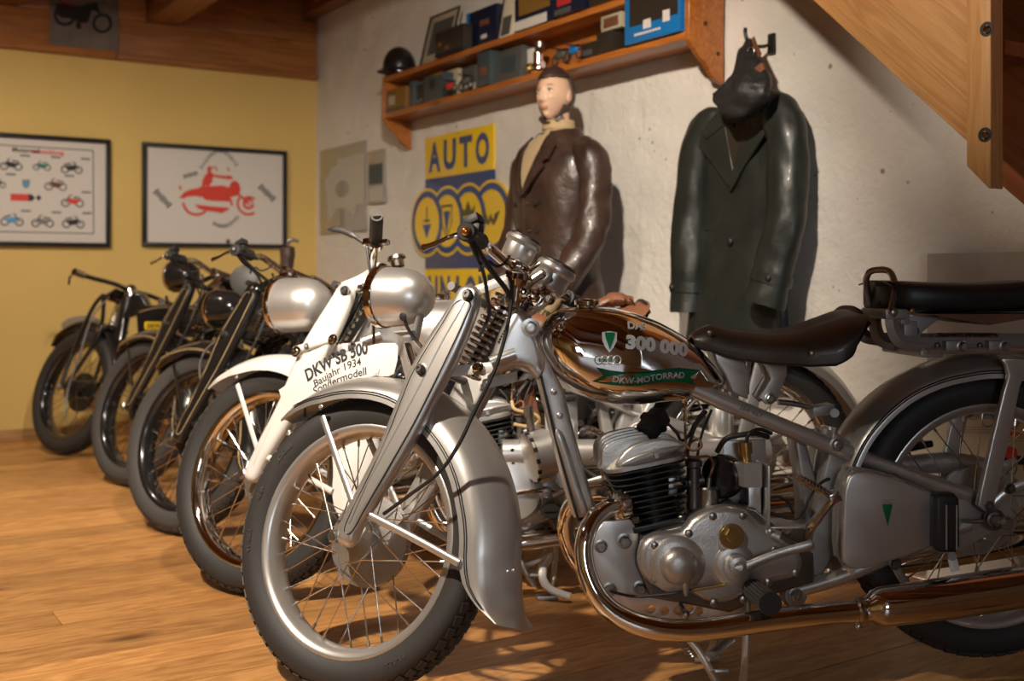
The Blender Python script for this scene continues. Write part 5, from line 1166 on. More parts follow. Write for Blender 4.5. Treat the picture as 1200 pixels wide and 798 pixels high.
for (x_, y_, s_, ink, body, fl) in ((75, 240, 150, 'ink', 'ink', -1), (280, 250, 120, 'ink', 'ink_green', -1), (480, 262, 145, 'ink', 'ink', 1), (372, 375, 150, 'ink_brown', 'ink_brown', -1), (485, 485, 150, 'ink', 'ink_red', -1), (80, 610, 155, 'ink', 'ink_blue', 1), (285, 620, 150, 'ink', 'ink_grey', -1), (490, 625, 150, 'ink', 'ink', 1), (-20, 365, 120, 'ink', 'ink_brown', 1), (-130, 235, 140, 'ink', 'ink', 1), (-140, 480, 140, 'ink', 'ink_red', 1), (-130, 600, 150, 'ink', 'ink_grey', 1), (-320, 240, 140, 'ink', 'ink_green', 1), (-320, 470, 140, 'ink', 'ink', 1)):
    q = cp(x_, y_); w_ = abs(cp(x_+s_, y_)[0]-q[0]); moto_icon(ch, q[0], q[1], w_, YS, ink, body, fl)
    q = cp(x_+60, y_-50); flat('caption', [(q[0], q[1]), (q[0]+.05, q[1]), (q[0]+.05, q[1]+.012), (q[0], q[1]+.012)], YS, 'ink_grey', ch)
flat('chart_logo', [cp(*p) for p in ((70, 438), (190, 442), (190, 488), (70, 485))], YS, 'ink_red', ch); flat('chart_logo', [cp(*p) for p in ((190, 440), (215, 445), (235, 466), (215, 488), (190, 488))], YS, 'ink', ch)
flat('chart_emblem', [cp(*p) for p in ((240, 466), (258, 445), (278, 466), (258, 488))], YS, 'ink', ch); flat('chart_shield', [cp(*p) for p in ((148, 345), (200, 345), (198, 385), (174, 405), (150, 385))], YS, 'ink_grey', ch); flat('chart_shield', [cp(*p) for p in ((155, 355), (193, 355), (191, 380), (174, 395), (157, 380))], YS-.0009, 'ink_blue', ch)
q = cp(-300, 150); chart_text('IFA', *q, .03, 'ink') if False else None
# photograph on the wooden fascia
a = yellow(58, -30, .056); b = yellow(58.5, 49.5, .056); W = yellow(138, 20, .056).y-a.y; H = a.z-b.z
Mf = yframe(V((.0585, b.y, b.z-.012))); ph = empty('fascia_photograph', Mf, 'photograph of a dark motorcycle with red seat on the wooden beam', 'photo')
mat('photo_bg', (.16, .13, .11), .25, var=.25, vscale=6); mat('photo_dark', (.015, .012, .011), .3); mat('photo_red', (.2, .03, .025), .3)
obj('photo_sheet', G().box((W/2, -.003, H/2), (W, .004, H)), 'photo_bg', ph)
def hp_(a, b): q = local(Mf, yellow(50+a/12, b/12, .06)); return (q.x, q.z)
for c_, r_ in (((310, 210), 160), ((835, 330), 140)):
    flat('photo_wheel', [[hp_(c_[0]+r_*math.cos(u)*k, c_[1]+r_*math.sin(u)*k) for u in (2*math.pi*i/24 for i in range(24))] for k in (1, .72)], -.0052, 'photo_dark', ph)
flat('photo_body', [hp_(*p) for p in ((180, 60), (320, 40), (480, 90), (640, 60), (760, 30), (820, 230), (770, 180), (690, 140), (640, 320), (520, 330), (430, 270), (250, 250), (190, 180))], -.0056, 'photo_dark', ph)
flat('photo_seat', [hp_(*p) for p in ((230, 15), (380, 20), (500, 70), (400, 85), (240, 40))], -.0062, 'photo_red', ph); flat('photo_stand', [hp_(*p) for p in ((460, 320), (520, 320), (550, 400), (480, 410))], -.0056, 'photo_dark', ph)
# ---- enamel advertising sign
SDp = .012
def wq(px_, py_, d=SDp): q = white(px_, py_, d); return (q.x, q.z)
x0, x1 = wq(498.5, 200)[0], wq(579, 200)[0]; zt = white(538, 153.5, SDp).z; zm = white(538, 204.5, SDp).z; zb = white(538, 315, SDp).z; zl = zb-(zt-zm)*1.0
sg_ = empty('enamel_sign', V((x0, -SDp, zl)), 'yellow and blue enamel sign lettered AUTO with four interlinked rings, on white wall', 'sign')
def sgo(name, outs, y0, y1, m, bev=.0008): 
    me = plate(name, outs, y0, y1, bev); me.transform(Matrix.Translation(-sg_.location)); return obj(name, me, m, sg_)
rect = lambda a, b, c, d: [(a, c), (b, c), (b, d), (a, d)]
sgo('sign_panel', rect(x0, x1, zm, zt), -SDp-.002, -.004, 'enamel_yellow'); sgo('sign_panel', rect(x0, x1, zb, zm), -SDp-.002, -.004, 'enamel_blue'); sgo('sign_panel', rect(x0, x1, zl, zb), -SDp-.002, -.004, 'enamel_yellow')
xc, zc = (x0+x1)/2, white(536, 258, SDp).z; rw = (x1-x0)*.245; sp_ = rw*1.27
for i in range(4):
    cx_ = xc+(i-1.5)*sp_; y = -SDp-.0028-.0001*i
    sgo('ring_edge', [circ(cx_, zc, rw*1.08, 40)], y, -.004, 'enamel_yellow', 0); sgo('ring', [circ(cx_, zc, rw, 40)], y-.0006, y, 'enamel_blue', 0); sgo('ring_field', [circ(cx_, zc, rw*.80, 40)], y-.0012, y-.0006, 'enamel_yellow', 0)
for i in range(3): 
    cx_ = xc+(i-1.5)*sp_; arc = [(cx_+rw*math.cos(R_(t)), zc+rw*math.sin(R_(t))) for t in range(-50, 51, 5)]+[(cx_+rw*.8*math.cos(R_(t)), zc+rw*.8*math.sin(R_(t))) for t in range(50, -51, -5)]
    sgo('ring', [arc], -SDp-.0048, -SDp-.004, 'enamel_blue', 0)
y = -SDp-.005
c1_, c2_, c3_, c4_ = (xc+(i-1.5)*sp_ for i in range(4)); r = rw
sgo('emblem', [[(c1_-.28*r, zc-.05*r), (c1_+.28*r, zc-.05*r), (c1_, zc-.5*r)]], y, -SDp-.002, 'enamel_blue', 0); sgo('emblem', [bar2(c1_, zc, c1_, zc+.5*r, .07*r)], y, -SDp-.002, 'dark_ink', 0); sgo('emblem', [bar2(c1_-.22*r, zc+.06*r, c1_+.22*r, zc+.06*r, .06*r)], y, -SDp-.002, 'dark_ink', 0)
sh = lambda k: [(c2_-.34*r*k, zc+.5*r*k), (c2_+.34*r*k, zc+.5*r*k), (c2_+.32*r*k, zc-.05*r*k), (c2_, zc-.6*r*k), (c2_-.32*r*k, zc-.05*r*k)]
sgo('emblem', [sh(1), sh(.84)], y, -SDp-.002, 'dark_ink', 0); sgo('emblem', [[(c2_-.2*r, zc+.3*r), (c2_+.2*r, zc+.3*r), (c2_, zc-.42*r)]], y, -SDp-.002, 'enamel_blue', 0)
sgo('emblem', [[(c3_-.34*r, zc+.1*r), (c3_+.34*r, zc+.1*r), (c3_+.4*r, zc+.42*r), (c3_+.2*r, zc+.25*r), (c3_, zc+.55*r), (c3_-.2*r, zc+.25*r), (c3_-.4*r, zc+.42*r)]], y, -SDp-.002, 'dark_ink', 0)
sgo('emblem', [[(c4_-.5*r, zc+.18*r), (c4_-.22*r, zc+.1*r), (c4_-.14*r, zc-.08*r), (c4_, zc+.12*r), (c4_+.14*r, zc-.08*r), (c4_+.22*r, zc+.1*r), (c4_+.5*r, zc+.18*r), (c4_+.3*r, zc-.12*r), (c4_+.14*r, zc-.25*r), (c4_, zc-.1*r), (c4_-.14*r, zc-.25*r), (c4_-.3*r, zc-.12*r)]], y, -SDp-.002, 'dark_ink', 0)
def sign_word(body, z0, hgt, wdt):
    for i, chh in enumerate(body):
        v, f = text2d(chh, 1, .045); xs = [q.x for q in v]; ys = [q.y for q in v]; w1 = wdt/len(body)*(.80 if chh != 'I' else .25); c = x0+(x1-x0)/2-wdt/2+wdt*(i+.5)/len(body)
        g = G().add([V((c-w1/2+(q.x-min(xs))/(max(xs)-min(xs))*w1, -SDp-.0028, z0+(q.y-min(ys))/(max(ys)-min(ys))*hgt))-sg_.location for q in v], f); obj('letter', g, 'enamel_blue', sg_)
sign_word('AUTO', zm+(zt-zm)*.14, (zt-zm)*.72, (x1-x0)*.93); sign_word('UNION', zl+(zb-zl)*.12, (zb-zl)*.72, (x1-x0)*.93)
obj('screw', G().sphere(V((xc, -SDp-.003, zt-.012))-sg_.location, .005, (1, .5, 1), 10), 'steel_dark', sg_)
# ---- two glass plaques
def plaque(name, px4, label, kids):
    a, b = white(px4[0], px4[1], .012), white(px4[2], px4[3], .012)
    e = empty(name, V((a.x, -.006, b.z)), label, 'picture'); W, H = b.x-a.x, a.z-b.z
    obj('glass_sheet', G().box((W/2, -.004, H/2), (W, .006, H), bev=.001), 'plaque', e)
    for k, (x0_, x1_, z0_, z1_, m) in enumerate(kids): obj('paper_inset', G().box(((x0_+x1_)/2*W, -.0078-.0008*k, (z0_+z1_)/2*H), ((x1_-x0_)*W, .0008, (z1_-z0_)*H)), m, e)
    return e, W, H
e, W, H = plaque('glass_plaque', (375, 177, 428, 270), 'large frameless glass plaque on white wall near the corner', [(.40, .97, .30, .86, 'plaque_paper')])
obj('certificate', plate('cf', [(W*.12, H*.62), (W*.3, H*.78), (W*.75, H*.8), (W*.9, H*.66), (W*.78, H*.16), (W*.6, H*.28), (W*.4, H*.28), (W*.22, H*.12)], -.0092, -.0086, 0), 'plaque_paper', e)
obj('certificate', plate('cf', circ(W*.52, H*.5, W*.16, 16, H*.1), -.0098, -.0092, 0), 'plaque', e)
plaque('glass_plaque', (431, 178, 451, 237), 'small narrow glass plaque with dark picture beside the enamel sign', [(.1, .88, .36, .74, 'slate'), (.08, .92, .04, .3, 'plaque_paper')])
# ---- wall shelf
def depth_for(xw, px_):          # distance from the wall at which the line x=xw meets image column px_
    lo, hi = 0, .6
    for _ in range(40):
        m_ = (lo+hi)/2; q = V((xw, -m_, 1))-CAM; c = CX+FPX*q.dot(XR)/q.dot(YF)
        if c > px_: lo = m_
        else: hi = m_
    return lo
xl_ = white(482, 170, 0).x; xr_ = white(851, 60, 0).x; SHD = (depth_for(xl_, 450)+depth_for(xr_, 806))/2
def zat(px_, py_, d): return white(px_, py_, d).z
zlow = zat(450, 133, SHD); zup = zat(450, 90, SHD); tb_ = .028
shelf = empty('wall_shelf', V((xl_, 0, zlow-.2)), 'two-tier orange pine wall shelf with curved end brackets', 'shelf')
so = shelf.location
for nm, z_ in (('shelf_board', zlow), ('shelf_board', zup)): obj(nm, G().box(V(((xl_+xr_)/2, -SHD/2-.004, z_-tb_/2))-so, (xr_-xl_-.04, SHD-.012, tb_), bev=.004), 'wood_shelf', shelf)
obj('shelf_back', G().box(V(((xl_+xr_)/2, -.012, (zlow+zup)/2-tb_/2))-so, (xr_-xl_-.05, .012, zup-zlow-tb_)), 'wood_shelf', shelf)
zb_ = zat(851, 90, 0); zb2 = zat(482, 181, 0); drop = (zlow-tb_-zb_+zlow-tb_-zb2)/2
prof = [(0.006, zup+.22), (SHD*.75, zup+.22), (SHD*.92, zup+.14), (SHD, zup+.04), (SHD+.004, zup-.1), (SHD+.004, zlow-tb_-.004), (SHD-.02, zlow-tb_-drop*.22), (SHD*.74, zlow-tb_-drop*.40), (SHD*.56, zlow-tb_-drop*.55), (SHD*.42, zlow-tb_-drop*.80), (SHD*.2, zlow-tb_-drop*.97), (.012, zlow-tb_-drop)]
profl = [(0.006, zup+.02), (SHD*.8, zup+.02), (SHD, zup+.0)]+prof[4:]
for xx, pf in ((xl_+.012, profl), (xr_-.012, prof)):
    me = plate('bracket', pf, -.012, .012, .003); me.transform(Matrix(((0, 1, 0, xx-so.x), (-1, 0, 0, -so.y), (0, 0, 1, -so.z), (0, 0, 0, 1)))); obj('end_bracket', me, 'wood_shelf', shelf)
for zz, dd in ((zlow+.03, .1), (zlow-.07, .04)): obj('bracket_plug', G().turn([(.008, 0), (.008, .002), (0, .002)], V((xr_+.0005, -dd, zz))-so, (1, 0, 0), 12), 'darkbox', shelf)
def sitem(name, px0, px1, ytop, tier, d, th, m, label, cat, detail=(), tilt=0, group=None, round_=.003):
    """a box-like item standing on a shelf board, front face d from the wall"""
    zb_ = zup if tier else zlow; a = white(px0, 50, d).x; b = white(px1, 50, d).x; h = white((px0+px1)/2, ytop, d).z-zb_; h = max(h, .03)
    e = empty(name, Matrix.Translation((a, -d, zb_+.0005)) @ Matrix.Rotation(R_(tilt), 4, 'X'), label, cat, group)
    obj('body', G().box(((b-a)/2, th/2, h/2), (b-a, th, h), bev=round_), m, e)
    for k, (nm, x0_, x1_, z0_, z1_, mm) in enumerate(detail):
        obj(nm, G().box(((x0_+x1_)/2*(b-a), -.0008-.0008*k, (z0_+z1_)/2*h), ((x1_-x0_)*(b-a), .0018, (z1_-z0_)*h)), mm, e)
    return e, b-a, h
# helmet
hx_ = white(470, 70, .10); e = empty('black_helmet', V((hx_.x, -.11, zup)), 'round black crash helmet on the upper shelf end', 'helmet')
hr = .088; g = G(); rings = []
for i in range(13):
    t = i/12*math.pi/2; rings.append([V((hr*1.0*math.cos(t)*math.cos(u), hr*1.0*math.cos(t)*math.sin(u), .045+hr*1.25*math.sin(t))) for u in (2*math.pi*j/24 for j in range(24))])
obj('shell', g.loft([[V((q.x*.98, q.y*.98, .012)) for q in rings[0]]]+rings, True, False), 'helmet', e)
obj('rim_band', G().tube([V((hr*1.02*math.cos(u), hr*1.02*math.sin(u), .03)) for u in (2*math.pi*j/24 for j in range(24))], .008, 8, closed=True), 'leather_black', e)
obj('peak', G().loft([[V((hr*1.0*math.cos(u)*k, hr*1.0*math.sin(u)*k-(.0 if k < 1.1 else .012), .032-(k-1)*.05)) for u in (math.pi+math.pi*j/14 for j in range(15))] for k in (1, 1.22)], False, False, False), 'leather_black', e)
# upper tier, from the helmet towards the coat
e, w_, h_ = sitem('leaning_picture', 492, 526, 10, 1, .115, .012, 'cream', 'pale picture in thin dark frame leaning on the upper shelf', 'picture', [('picture_print', .16, .86, .22, .86, 'greybox')], -14)
for c, d in (((w_/2, -.003, h_-.004), (w_, .01, .008)), ((.004, -.003, h_/2), (.008, .01, h_)), ((w_-.004, -.003, h_/2), (.008, .01, h_))): obj('frame_bar', G().box(c, d), 'black_frame', e)
sitem('model_box', 510, 543, 33, 1, .19, .05, 'darkbox', 'dark brown model box with navy base on the upper shelf', 'box', [('box_print', .1, .22, .4, .55, 'leather_tan'), ('box_print', .35, .47, .2, .32, 'leather_tan'), ('box_base', 0, 1, 0, .1, 'navybox')])
sitem('model_box', 547, 582, 10, 1, .125, .09, 'navybox', 'tall black and navy box with pale labels on the upper shelf', 'box', [('box_label', .45, .75, .55, .7, 'leather_tan'), ('box_label', .5, .68, .22, .32, 'paper'), ('box_stripe', 0, .1, 0, 1, 'bluebox')])
sitem('leaning_picture', 583, 600, -8, 1, .16, .012, 'paper_warm', 'narrow picture leaning between the boxes on the upper shelf', 'picture', [('picture_print', .2, .8, .05, .5, 'greybox'), ('frame_bar', 0, .1, 0, 1, 'black_frame')], -10)
sitem('model_box', 603, 648, -25, 1, .18, .08, 'navybox', 'navy model box with brown picture and white strip on the upper shelf', 'box', [('box_picture', .12, .92, .3, .95, 'mustard'), ('box_strip', .0, .85, .0, .2, 'paper')])
sitem('model_box', 650, 682, -40, 1, .19, .08, 'navybox', 'navy and red box at the top of the upper shelf', 'box', [('box_picture', .1, .6, .2, .6, 'red'), ('box_label', .0, .6, .02, .14, 'greybox')])
sitem('model_box', 690, 740, -60, 1, .18, .09, 'darkbox', 'brown box standing high on the upper shelf above the head', 'box', [('box_label', .2, .6, .3, .6, 'cream')])
# lower tier
sitem('tin_box', 451, 475, 104, 0, .165, .07, 'mustard', 'mustard yellow picture tin at the lower shelf end', 'box', [('box_base', 0, 1, 0, .12, 'slate'), ('box_label', .2, .5, .3, .7, 'cream')])
sitem('book', 479.5, 484, 95, 0, .17, .09, 'slate', 'thin slate blue book upright on the lower shelf', 'book')
sitem('camera_case', 487.5, 496, 99, 0, .15, .07, 'darkbox', 'small black case with chrome studs on the lower shelf', 'case', [('stud', .2, .4, .1, .25, 'steel'), ('stud', .6, .8, .15, .3, 'steel')])
sitem('tin_box', 497, 519, 87, 0, .16, .06, 'slate', 'grey-blue machine part box on the lower shelf', 'box', [('box_label', .3, .6, .45, .8, 'black_dull'), ('box_lid', .5, .95, .9, 1.0, 'mustard')])
def model(name, px_, d, tier, m, label, L=.09, group=None):
    """small model motorcycle on the shelf"""
    zb_ = zup if tier else zlow; e = empty(name, V((white(px_, 60, d).x, -d, zb_)), label, 'model')
    for sx in (-1, 1): obj('wheel', G().tube([V((sx*L*.33+L*.17*math.cos(u), 0, L*.19+L*.17*math.sin(u))) for u in (2*math.pi*i/16 for i in range(16))], L*.035, 6, closed=True), 'rubber', e)
    obj('body', G().sphere((0, 0, L*.36), L*.2, (1.5, .5, .8), 14), m, e); obj('fork', G().tube([(-L*.33, 0, L*.19), (-L*.2, 0, L*.55)], L*.03, 6), 'steel', e); obj('handlebar', G().tube([(-L*.2, -L*.2, L*.58), (-L*.2, L*.2, L*.58)], L*.025, 6), 'steel', e); obj('seat', G().box((L*.15, 0, L*.48), (L*.4, L*.16, L*.07), bev=.003), 'leather_black', e)
model('model_motorcycle', 527, .17, 0, 'red', 'small red and white model motorcycle on the lower shelf', .13)
sitem('tin_box', 520, 536, 82, 0, .10, .05, 'cream', 'cream packet behind the small red model on the lower shelf', 'box')
model('model_motorcycle', 546, .18, 0, 'greybox', 'small grey model motorcycle between packet and dark spine on the lower shelf', .13)
sitem('tin_box', 541, 557, 78, 0, .09, .05, 'greybox', 'grey packet with white band behind the grey model', 'box', [('box_band', 0, 1, .2, .4, 'paper')])
sitem('book', 559, 574, 61, 0, .18, .11, 'slate', 'thick dark book with brown emblem on the lower shelf', 'book', [('emblem', .25, .75, .3, .55, 'leather_tan')])
sitem('stone_relief', 580, 609, 56, 0, .16, .04, 'greybox', 'rough grey relief plate standing on the lower shelf', 'plate', [('relief', .2, .8, .25, .75, 'slate')], -6)
sitem('tin_box', 610, 624, 58, 0, .12, .05, 'paper', 'white packet beside the grey relief plate', 'box')
# speedometer drive / old headlamp piece
p = white(631, 70, .14); e = empty('brass_carburettor', V((p.x, -.14, zlow)), 'old tarnished carburettor lying on the lower shelf', 'carburettor')
obj('body', G().tube([(0, 0, .02), (0, 0, .09)], .022, 16).tube([(-.05, 0, .03), (.03, 0, .035)], .016, 14), 'chrome_worn', e); obj('bell_mouth', G().turn([(.018, 0), (.02, .02), (.03, .035), (.026, .036), (.014, .02)], (.005, 0, .09), (.5, -.3, .8), 18), 'steel', e); obj('flange', G().cyl((-.05, 0, .03), (-.058, 0, .03), .026), 'brass', e)
model('model_motorcycle', 657, .17, 0, 'greybox', 'dark model motorcycle beside the old carburettor', .12)
model('model_motorcycle', 672, .19, 0, 'bluebox', 'chrome and blue model motorcycle near the white-framed packet', .11)
sitem('tin_box', 680, 697, 50, 0, .13, .06, 'darkbox', 'low dark box beside the chrome and blue model', 'box', [('box_print', .2, .8, .3, .6, 'greybox')])
sitem('tin_box', 699, 716, 38, 0, .17, .08, 'darkbox', 'low black box under the white-framed packet', 'box')
zz = zlow; a = white(703, 30, .15); e = empty('framed_packet', V((a.x, -.15, white(703, 38, .15).z)), 'white-framed packet with brown picture lying on the low black box', 'box')
wv = white(727, 20, .15).x-a.x; hv = white(703, 20, .15).z-white(703, 38, .15).z
obj('body', G().box((wv/2, .03, hv/2), (wv, .05, hv), bev=.002), 'cream', e); obj('box_picture', G().box((wv/2, .004, hv/2), (wv*.7, .004, hv*.62)), 'leather_tan', e)
sitem('tin_box', 718, 729, 40, 0, .10, .09, 'darkbox', 'narrow black box beside the bright blue model box', 'box')
e, w_, h_ = sitem('model_box', 732, 796, -22, 0, .19, .10, 'bluebox', 'bright blue model box with dark window and white print on the lower shelf', 'box', [('box_window', .1, .98, .30, 1.0, 'darkbox'), ('box_label', .36, .5, .2, .36, 'paper'), ('box_emblem', .72, .84, .22, .42, 'paper')])
for k in range(9): obj('print_stroke', G().box((w_*(.22+.055*k), -.0035, h_*.13), (w_*.038, .0012, h_*.045)), 'paper', e)
# rear poster content
def ipx(a, b): q = white(1060+a/8.57, 470+b/8.57, .036); return (q.x-po_.location.x, q.z-po_.location.z)
YP = -.0062
for (c_, r_) in (((565, 150), 55), ((690, 140), 50), ((840, 190), 70), ((1090, 220), 60), ((1035, 670), 100), ((1290, 660), 100)):
    flat('poster_wheel', [[ipx(c_[0]+r_*math.cos(u)*k, c_[1]+r_*math.sin(u)*k) for u in (2*math.pi*i/20 for i in range(20))] for k in (1, .82)], YP, 'ink_grey', po_)
flat('poster_body', [ipx(*p) for p in ((540, 90), (700, 80), (720, 130), (640, 170), (560, 150))], YP-.0009, 'ink', po_); flat('poster_body', [ipx(*p) for p in ((960, 560), (1060, 520), (1200, 560), (1260, 640), (1100, 640), (1000, 600))], YP-.0009, 'ink', po_)
for (a0, b0, a1, b1, m) in ((482, 255, 520, 280, 'ink_red'), (1010, 310, 1180, 345, 'ink_red'), (530, 258, 900, 264, 'ink_grey'), (480, 285, 900, 291, 'ink_grey'), (480, 310, 880, 316, 'ink_grey'), (1010, 365, 1190, 371, 'ink_grey'), (1010, 395, 1190, 401, 'ink_grey')):
    flat('poster_print', [ipx(a0, b0), ipx(a1, b0), ipx(a1, b1), ipx(a0, b1)], YP-.0003, m, po_)
flat('poster_disc', [ipx(1070+68*math.cos(u), 520+68*math.sin(u)) for u in (2*math.pi*i/24 for i in range(24))], YP-.0012, 'ink_red', po_)
flat('poster_figure', [ipx(*p) for p in ((490, 500), (500, 450), (530, 440), (560, 450), (560, 500))], YP, 'ink_grey', po_); flat('poster_figure', [ipx(*p) for p in ((512, 445), (512, 390), (560, 385), (558, 445))], YP, 'leather_tan', po_); flat('poster_figure', [ipx(*p) for p in ((508, 395), (515, 370), (560, 370), (572, 392))], YP-.0008, 'ink_grey', po_)
# ------------------------------------------------------------------ mannequin in a leather jacket (back to the white wall)
mq = white(650, 150, .26); MO = V((mq.x, -.26, 0)); HS = .9
man = empty('mannequin', MO, 'dressed shop mannequin in leather cap, roll-neck sweater and brown leather jacket', 'mannequin')
def ml(px_, py_, d): return white(px_, py_, d)-MO          # pixel -> mannequin coordinates (front is -y)
hc = ml(650, 112, .275); HR = (.072, .092, .112)
def head_pt(th, ph):
    """th: polar from crown, ph: azimuth, 0 = straight ahead (-y)"""
    x = math.sin(th)*math.sin(ph); y = -math.sin(th)*math.cos(ph); z = math.cos(th)
    front = max(0, -y)
    X, Y, Zz = x*HR[0], y*HR[1], z*HR[2]
    if Zz < 0:                                            # jaw narrows, chin comes forward
        k = (-Zz/HR[2]); X *= 1-.42*k**1.4; Y = Y*(1-.30*k**2)-(.030*k**1.5 if y < 0 else -.004*k)
    if Y < 0: Y *= 1-.05*(abs(x)**2)
    g2 = lambda cx, cz, sx, sz: math.exp(-((X-cx)/sx)**2-((Zz-cz)/sz)**2)
    if y < -.05:
        Y -= .021*g2(0, -.026, .0085, .012)+.013*g2(0, -.008, .0065, .018)+.006*g2(0, .012, .006, .016)      # nose
        Y -= .004*g2(.009, -.031, .006, .006)+.004*g2(-.009, -.031, .006, .006)
        Y += .010*(g2(.029, .011, .016, .011)+g2(-.029, .011, .016, .011))                                   # eye sockets
        Y -= .004*(g2(.027, .029, .022, .007)+g2(-.027, .029, .022, .007))                                   # brow
        Y -= .007*g2(0, -.060, .020, .009); Y += .004*g2(0, -.060, .024, .0016)+.005*g2(0, -.076, .018, .006)  # lips, groove under them
        Y -= .009*g2(0, -.094, .017, .012)
        Y -= .006*(g2(.040, -.018, .016, .018)+g2(-.040, -.018, .016, .018))                                 # cheekbones
    return V((X, Y, Zz))*HS
def head_surface(scale=1.0, keep=None, n=64, m=56):
    vs = []; fs = []
    for i in range(m+1):
        for j in range(n): vs.append(hc+head_pt(math.pi*i/m, 2*math.pi*j/n)*scale)
    for i in range(m):
        for j in range(n):
            f = (i*n+j, i*n+(j+1) % n, (i+1)*n+(j+1) % n, (i+1)*n+j)
            if keep is None or keep(math.pi*(i+.5)/m, 2*math.pi*(j+.5)/n): fs.append(f)
    g = G().add(vs, fs); return g
# head and neck: one continuous surface
g = head_surface()
nb = ml(652, 158, .265)
g.tube([hc+V((0, .015, -.06)), hc+V((0, .022, -.10)), V((nb.x, nb.y+.01, nb.z-.03))], [.048, .047, .052], 24)
head = obj('head', g, 'skin', man, angle=80)
tag(head, 'pale painted face with blue-grey eyes')
for sx in (-1, 1):
    c = hc+V((sx*.029, -.0715, .010))*HS; ey = obj('eye', G().sphere(c, .0125, (1.1, .75, .62), 18), 'eye_white', head)
    obj('iris', G().sphere(c+V((0, -.0078, .0005)), .0052, (1, .4, 1), 14), 'iris', ey)
    obj('eyelid', G().tube([c+V((sx*-.0135, -.004, -.001)), c+V((sx*-.006, -.0105, .0065)), c+V((sx*.005, -.0095, .0070)), c+V((sx*.0145, -.001, .001))], [.0012, .0026, .0026, .0026, .0026, .0026, .0026, .0026, .0022, .0014][:10], 8, 3), 'brow', head)
    obj('eyebrow', G().tube([c+V((sx*-.014, -.012, .0165)), c+V((sx*0, -.0135, .022)), c+V((sx*.016, -.004, .0205))], [.0016, .0026, .0026, .0024, .002, .0015, .001], 8, 3, sec=(.5, 1)), 'brow', head)
    e_ = hc+V((sx*.071, .008, -.008))*HS; obj('ear', G().sphere(e_, .026, (.28, .6, 1.05), 18, Matrix.Rotation(R_(-10), 3, 'X')), 'skin', head)
    obj('nostril', G().sphere(hc+V((sx*.0055, -.108, -.0375))*HS, .0028, (1, 1, .6), 8), 'lip', head)
lipy = min(q.y for q in (head_pt(math.pi*t/56, 0) for t in range(30, 50)) if abs(q.z+.054) < .012)/HS
obj('upper_lip', G().tube([hc+V((x, lipy+.0030+abs(x)*.42, -.0565+(.0012 if abs(x) < .006 and abs(x) > .001 else 0)-abs(x)*.08))*HS for x in (-.020, -.012, -.005, 0, .005, .012, .020)], [.0008]+[.0022]*5+[.0034]*5+[.0034]*4+[.0022]*3+[.0008], 8, 3), 'lip', head)
obj('lower_lip', G().tube([hc+V((x, lipy+.0034+abs(x)*.42, -.0640-abs(x)*-.12))*HS for x in (-.018, -.010, 0, .010, .018)], [.0008]+[.003]*5+[.0042]*3+[.003]*3+[.0008], 8, 3), 'lip', head)
# flying cap: shell over crown, back and cheeks
def cap_keep(th, ph):
    p = head_pt(th, ph); z = p.z; a = abs(((ph+math.pi) % (2*math.pi))-math.pi)      # a: 0 front, pi back
    z /= HS
    if z > .068-.006*math.cos(a): return True
    if a > 1.72 and z > -.112: return True
    return a > 1.42 and z < -.045 and z > -.104
cap = obj('leather_cap', head_surface(1.075, cap_keep), 'leather_cap', man, angle=80)
sm = cap.modifiers.new('thickness', 'SOLIDIFY'); sm.thickness = .006; sm.offset = 1
obj('cap_seam', G().tube([hc+head_pt(math.pi*t/40, 0 if t < 12 else 0)*1.09 if t > 0 else hc+V((0, 0, HR[2]*1.085*HS)) for t in range(12, 0, -1)]+[hc+head_pt(math.pi*t/40, math.pi)*1.085 for t in range(1, 22)], .003, 6), 'leather_cap', cap)
obj('cap_strap', G().tube([hc+V((x, -.020-.030*math.cos(x/.062*1.45), -.092-.030*math.cos(x/.062*1.5)))*HS for x in [i*.062/6 for i in range(-6, 7)]], .010, 8, sec=(.35, 1)), 'leather_cap', cap)
obj('strap_buckle', G().tube([hc+V((.045, -.045, -.108))*HS+V((.012*math.cos(u), -.004, .010*math.sin(u))) for u in (2*math.pi*i/12 for i in range(12))], .002, 6, closed=True), 'steel_dark', cap)
HT = Matrix.Translation(hc) @ Matrix.Rotation(R_(20), 4, 'Z') @ Matrix.Translation(-hc)
head.matrix_basis = HT; cap.matrix_basis = HT
# sweater: roll neck and chest
shz = ml(680, 164, .26).z
nk = [hc+V((0, .018, -.105)), hc+V((0, .022, -.125)), hc+V((0, .02, -.155)), V((hc.x, hc.y+.02, shz+.02)), V((hc.x, hc.y+.015, shz-.04))]
obj('sweater', G().tube(nk, [.056]*4+[.064]*4+[.063]*4+[.075]*4+[.105], 28, 4).tube([nk[0]+V((0, 0, .004)), nk[0]+V((0, 0, -.03))], [.064, .066], 28), 'knit', man)
# jacket torso
cx = hc.x
def ring_at(z, hw, dp, yc, n=40, e=.8):
    out = []
    for k in range(n):
        u = 2*math.pi*k/n; c, s_ = math.cos(u), math.sin(u)
        wob = 1+.012*math.sin(u*7+z*23)+.012*math.sin(u*11-z*31)
        out.append(V((cx+hw*math.copysign(abs(c)**e, c)*wob, yc+dp*math.copysign(abs(s_)**.9, s_)*wob, z)))
    return out
zs = [(shz+.035, .075, .07, .01), (shz+.015, .12, .085, .01), (shz-.02, .185, .10, .005), (shz-.07, .215, .115, 0), (shz-.16, .215, .135, -.005), (shz-.26, .205, .138, -.005), (shz-.36, .192, .128, -.005), (shz-.45, .195, .128, -.005), (shz-.55, .215, .14, -.005), (shz-.66, .23, .15, -.005), (shz-.74, .235, .152, -.005)]
zz_ = []
for a_, b_ in zip(zs, zs[1:]): zz_ += [tuple(lerp(u_, w_, k/5) for u_, w_ in zip(a_, b_)) for k in range(5)]
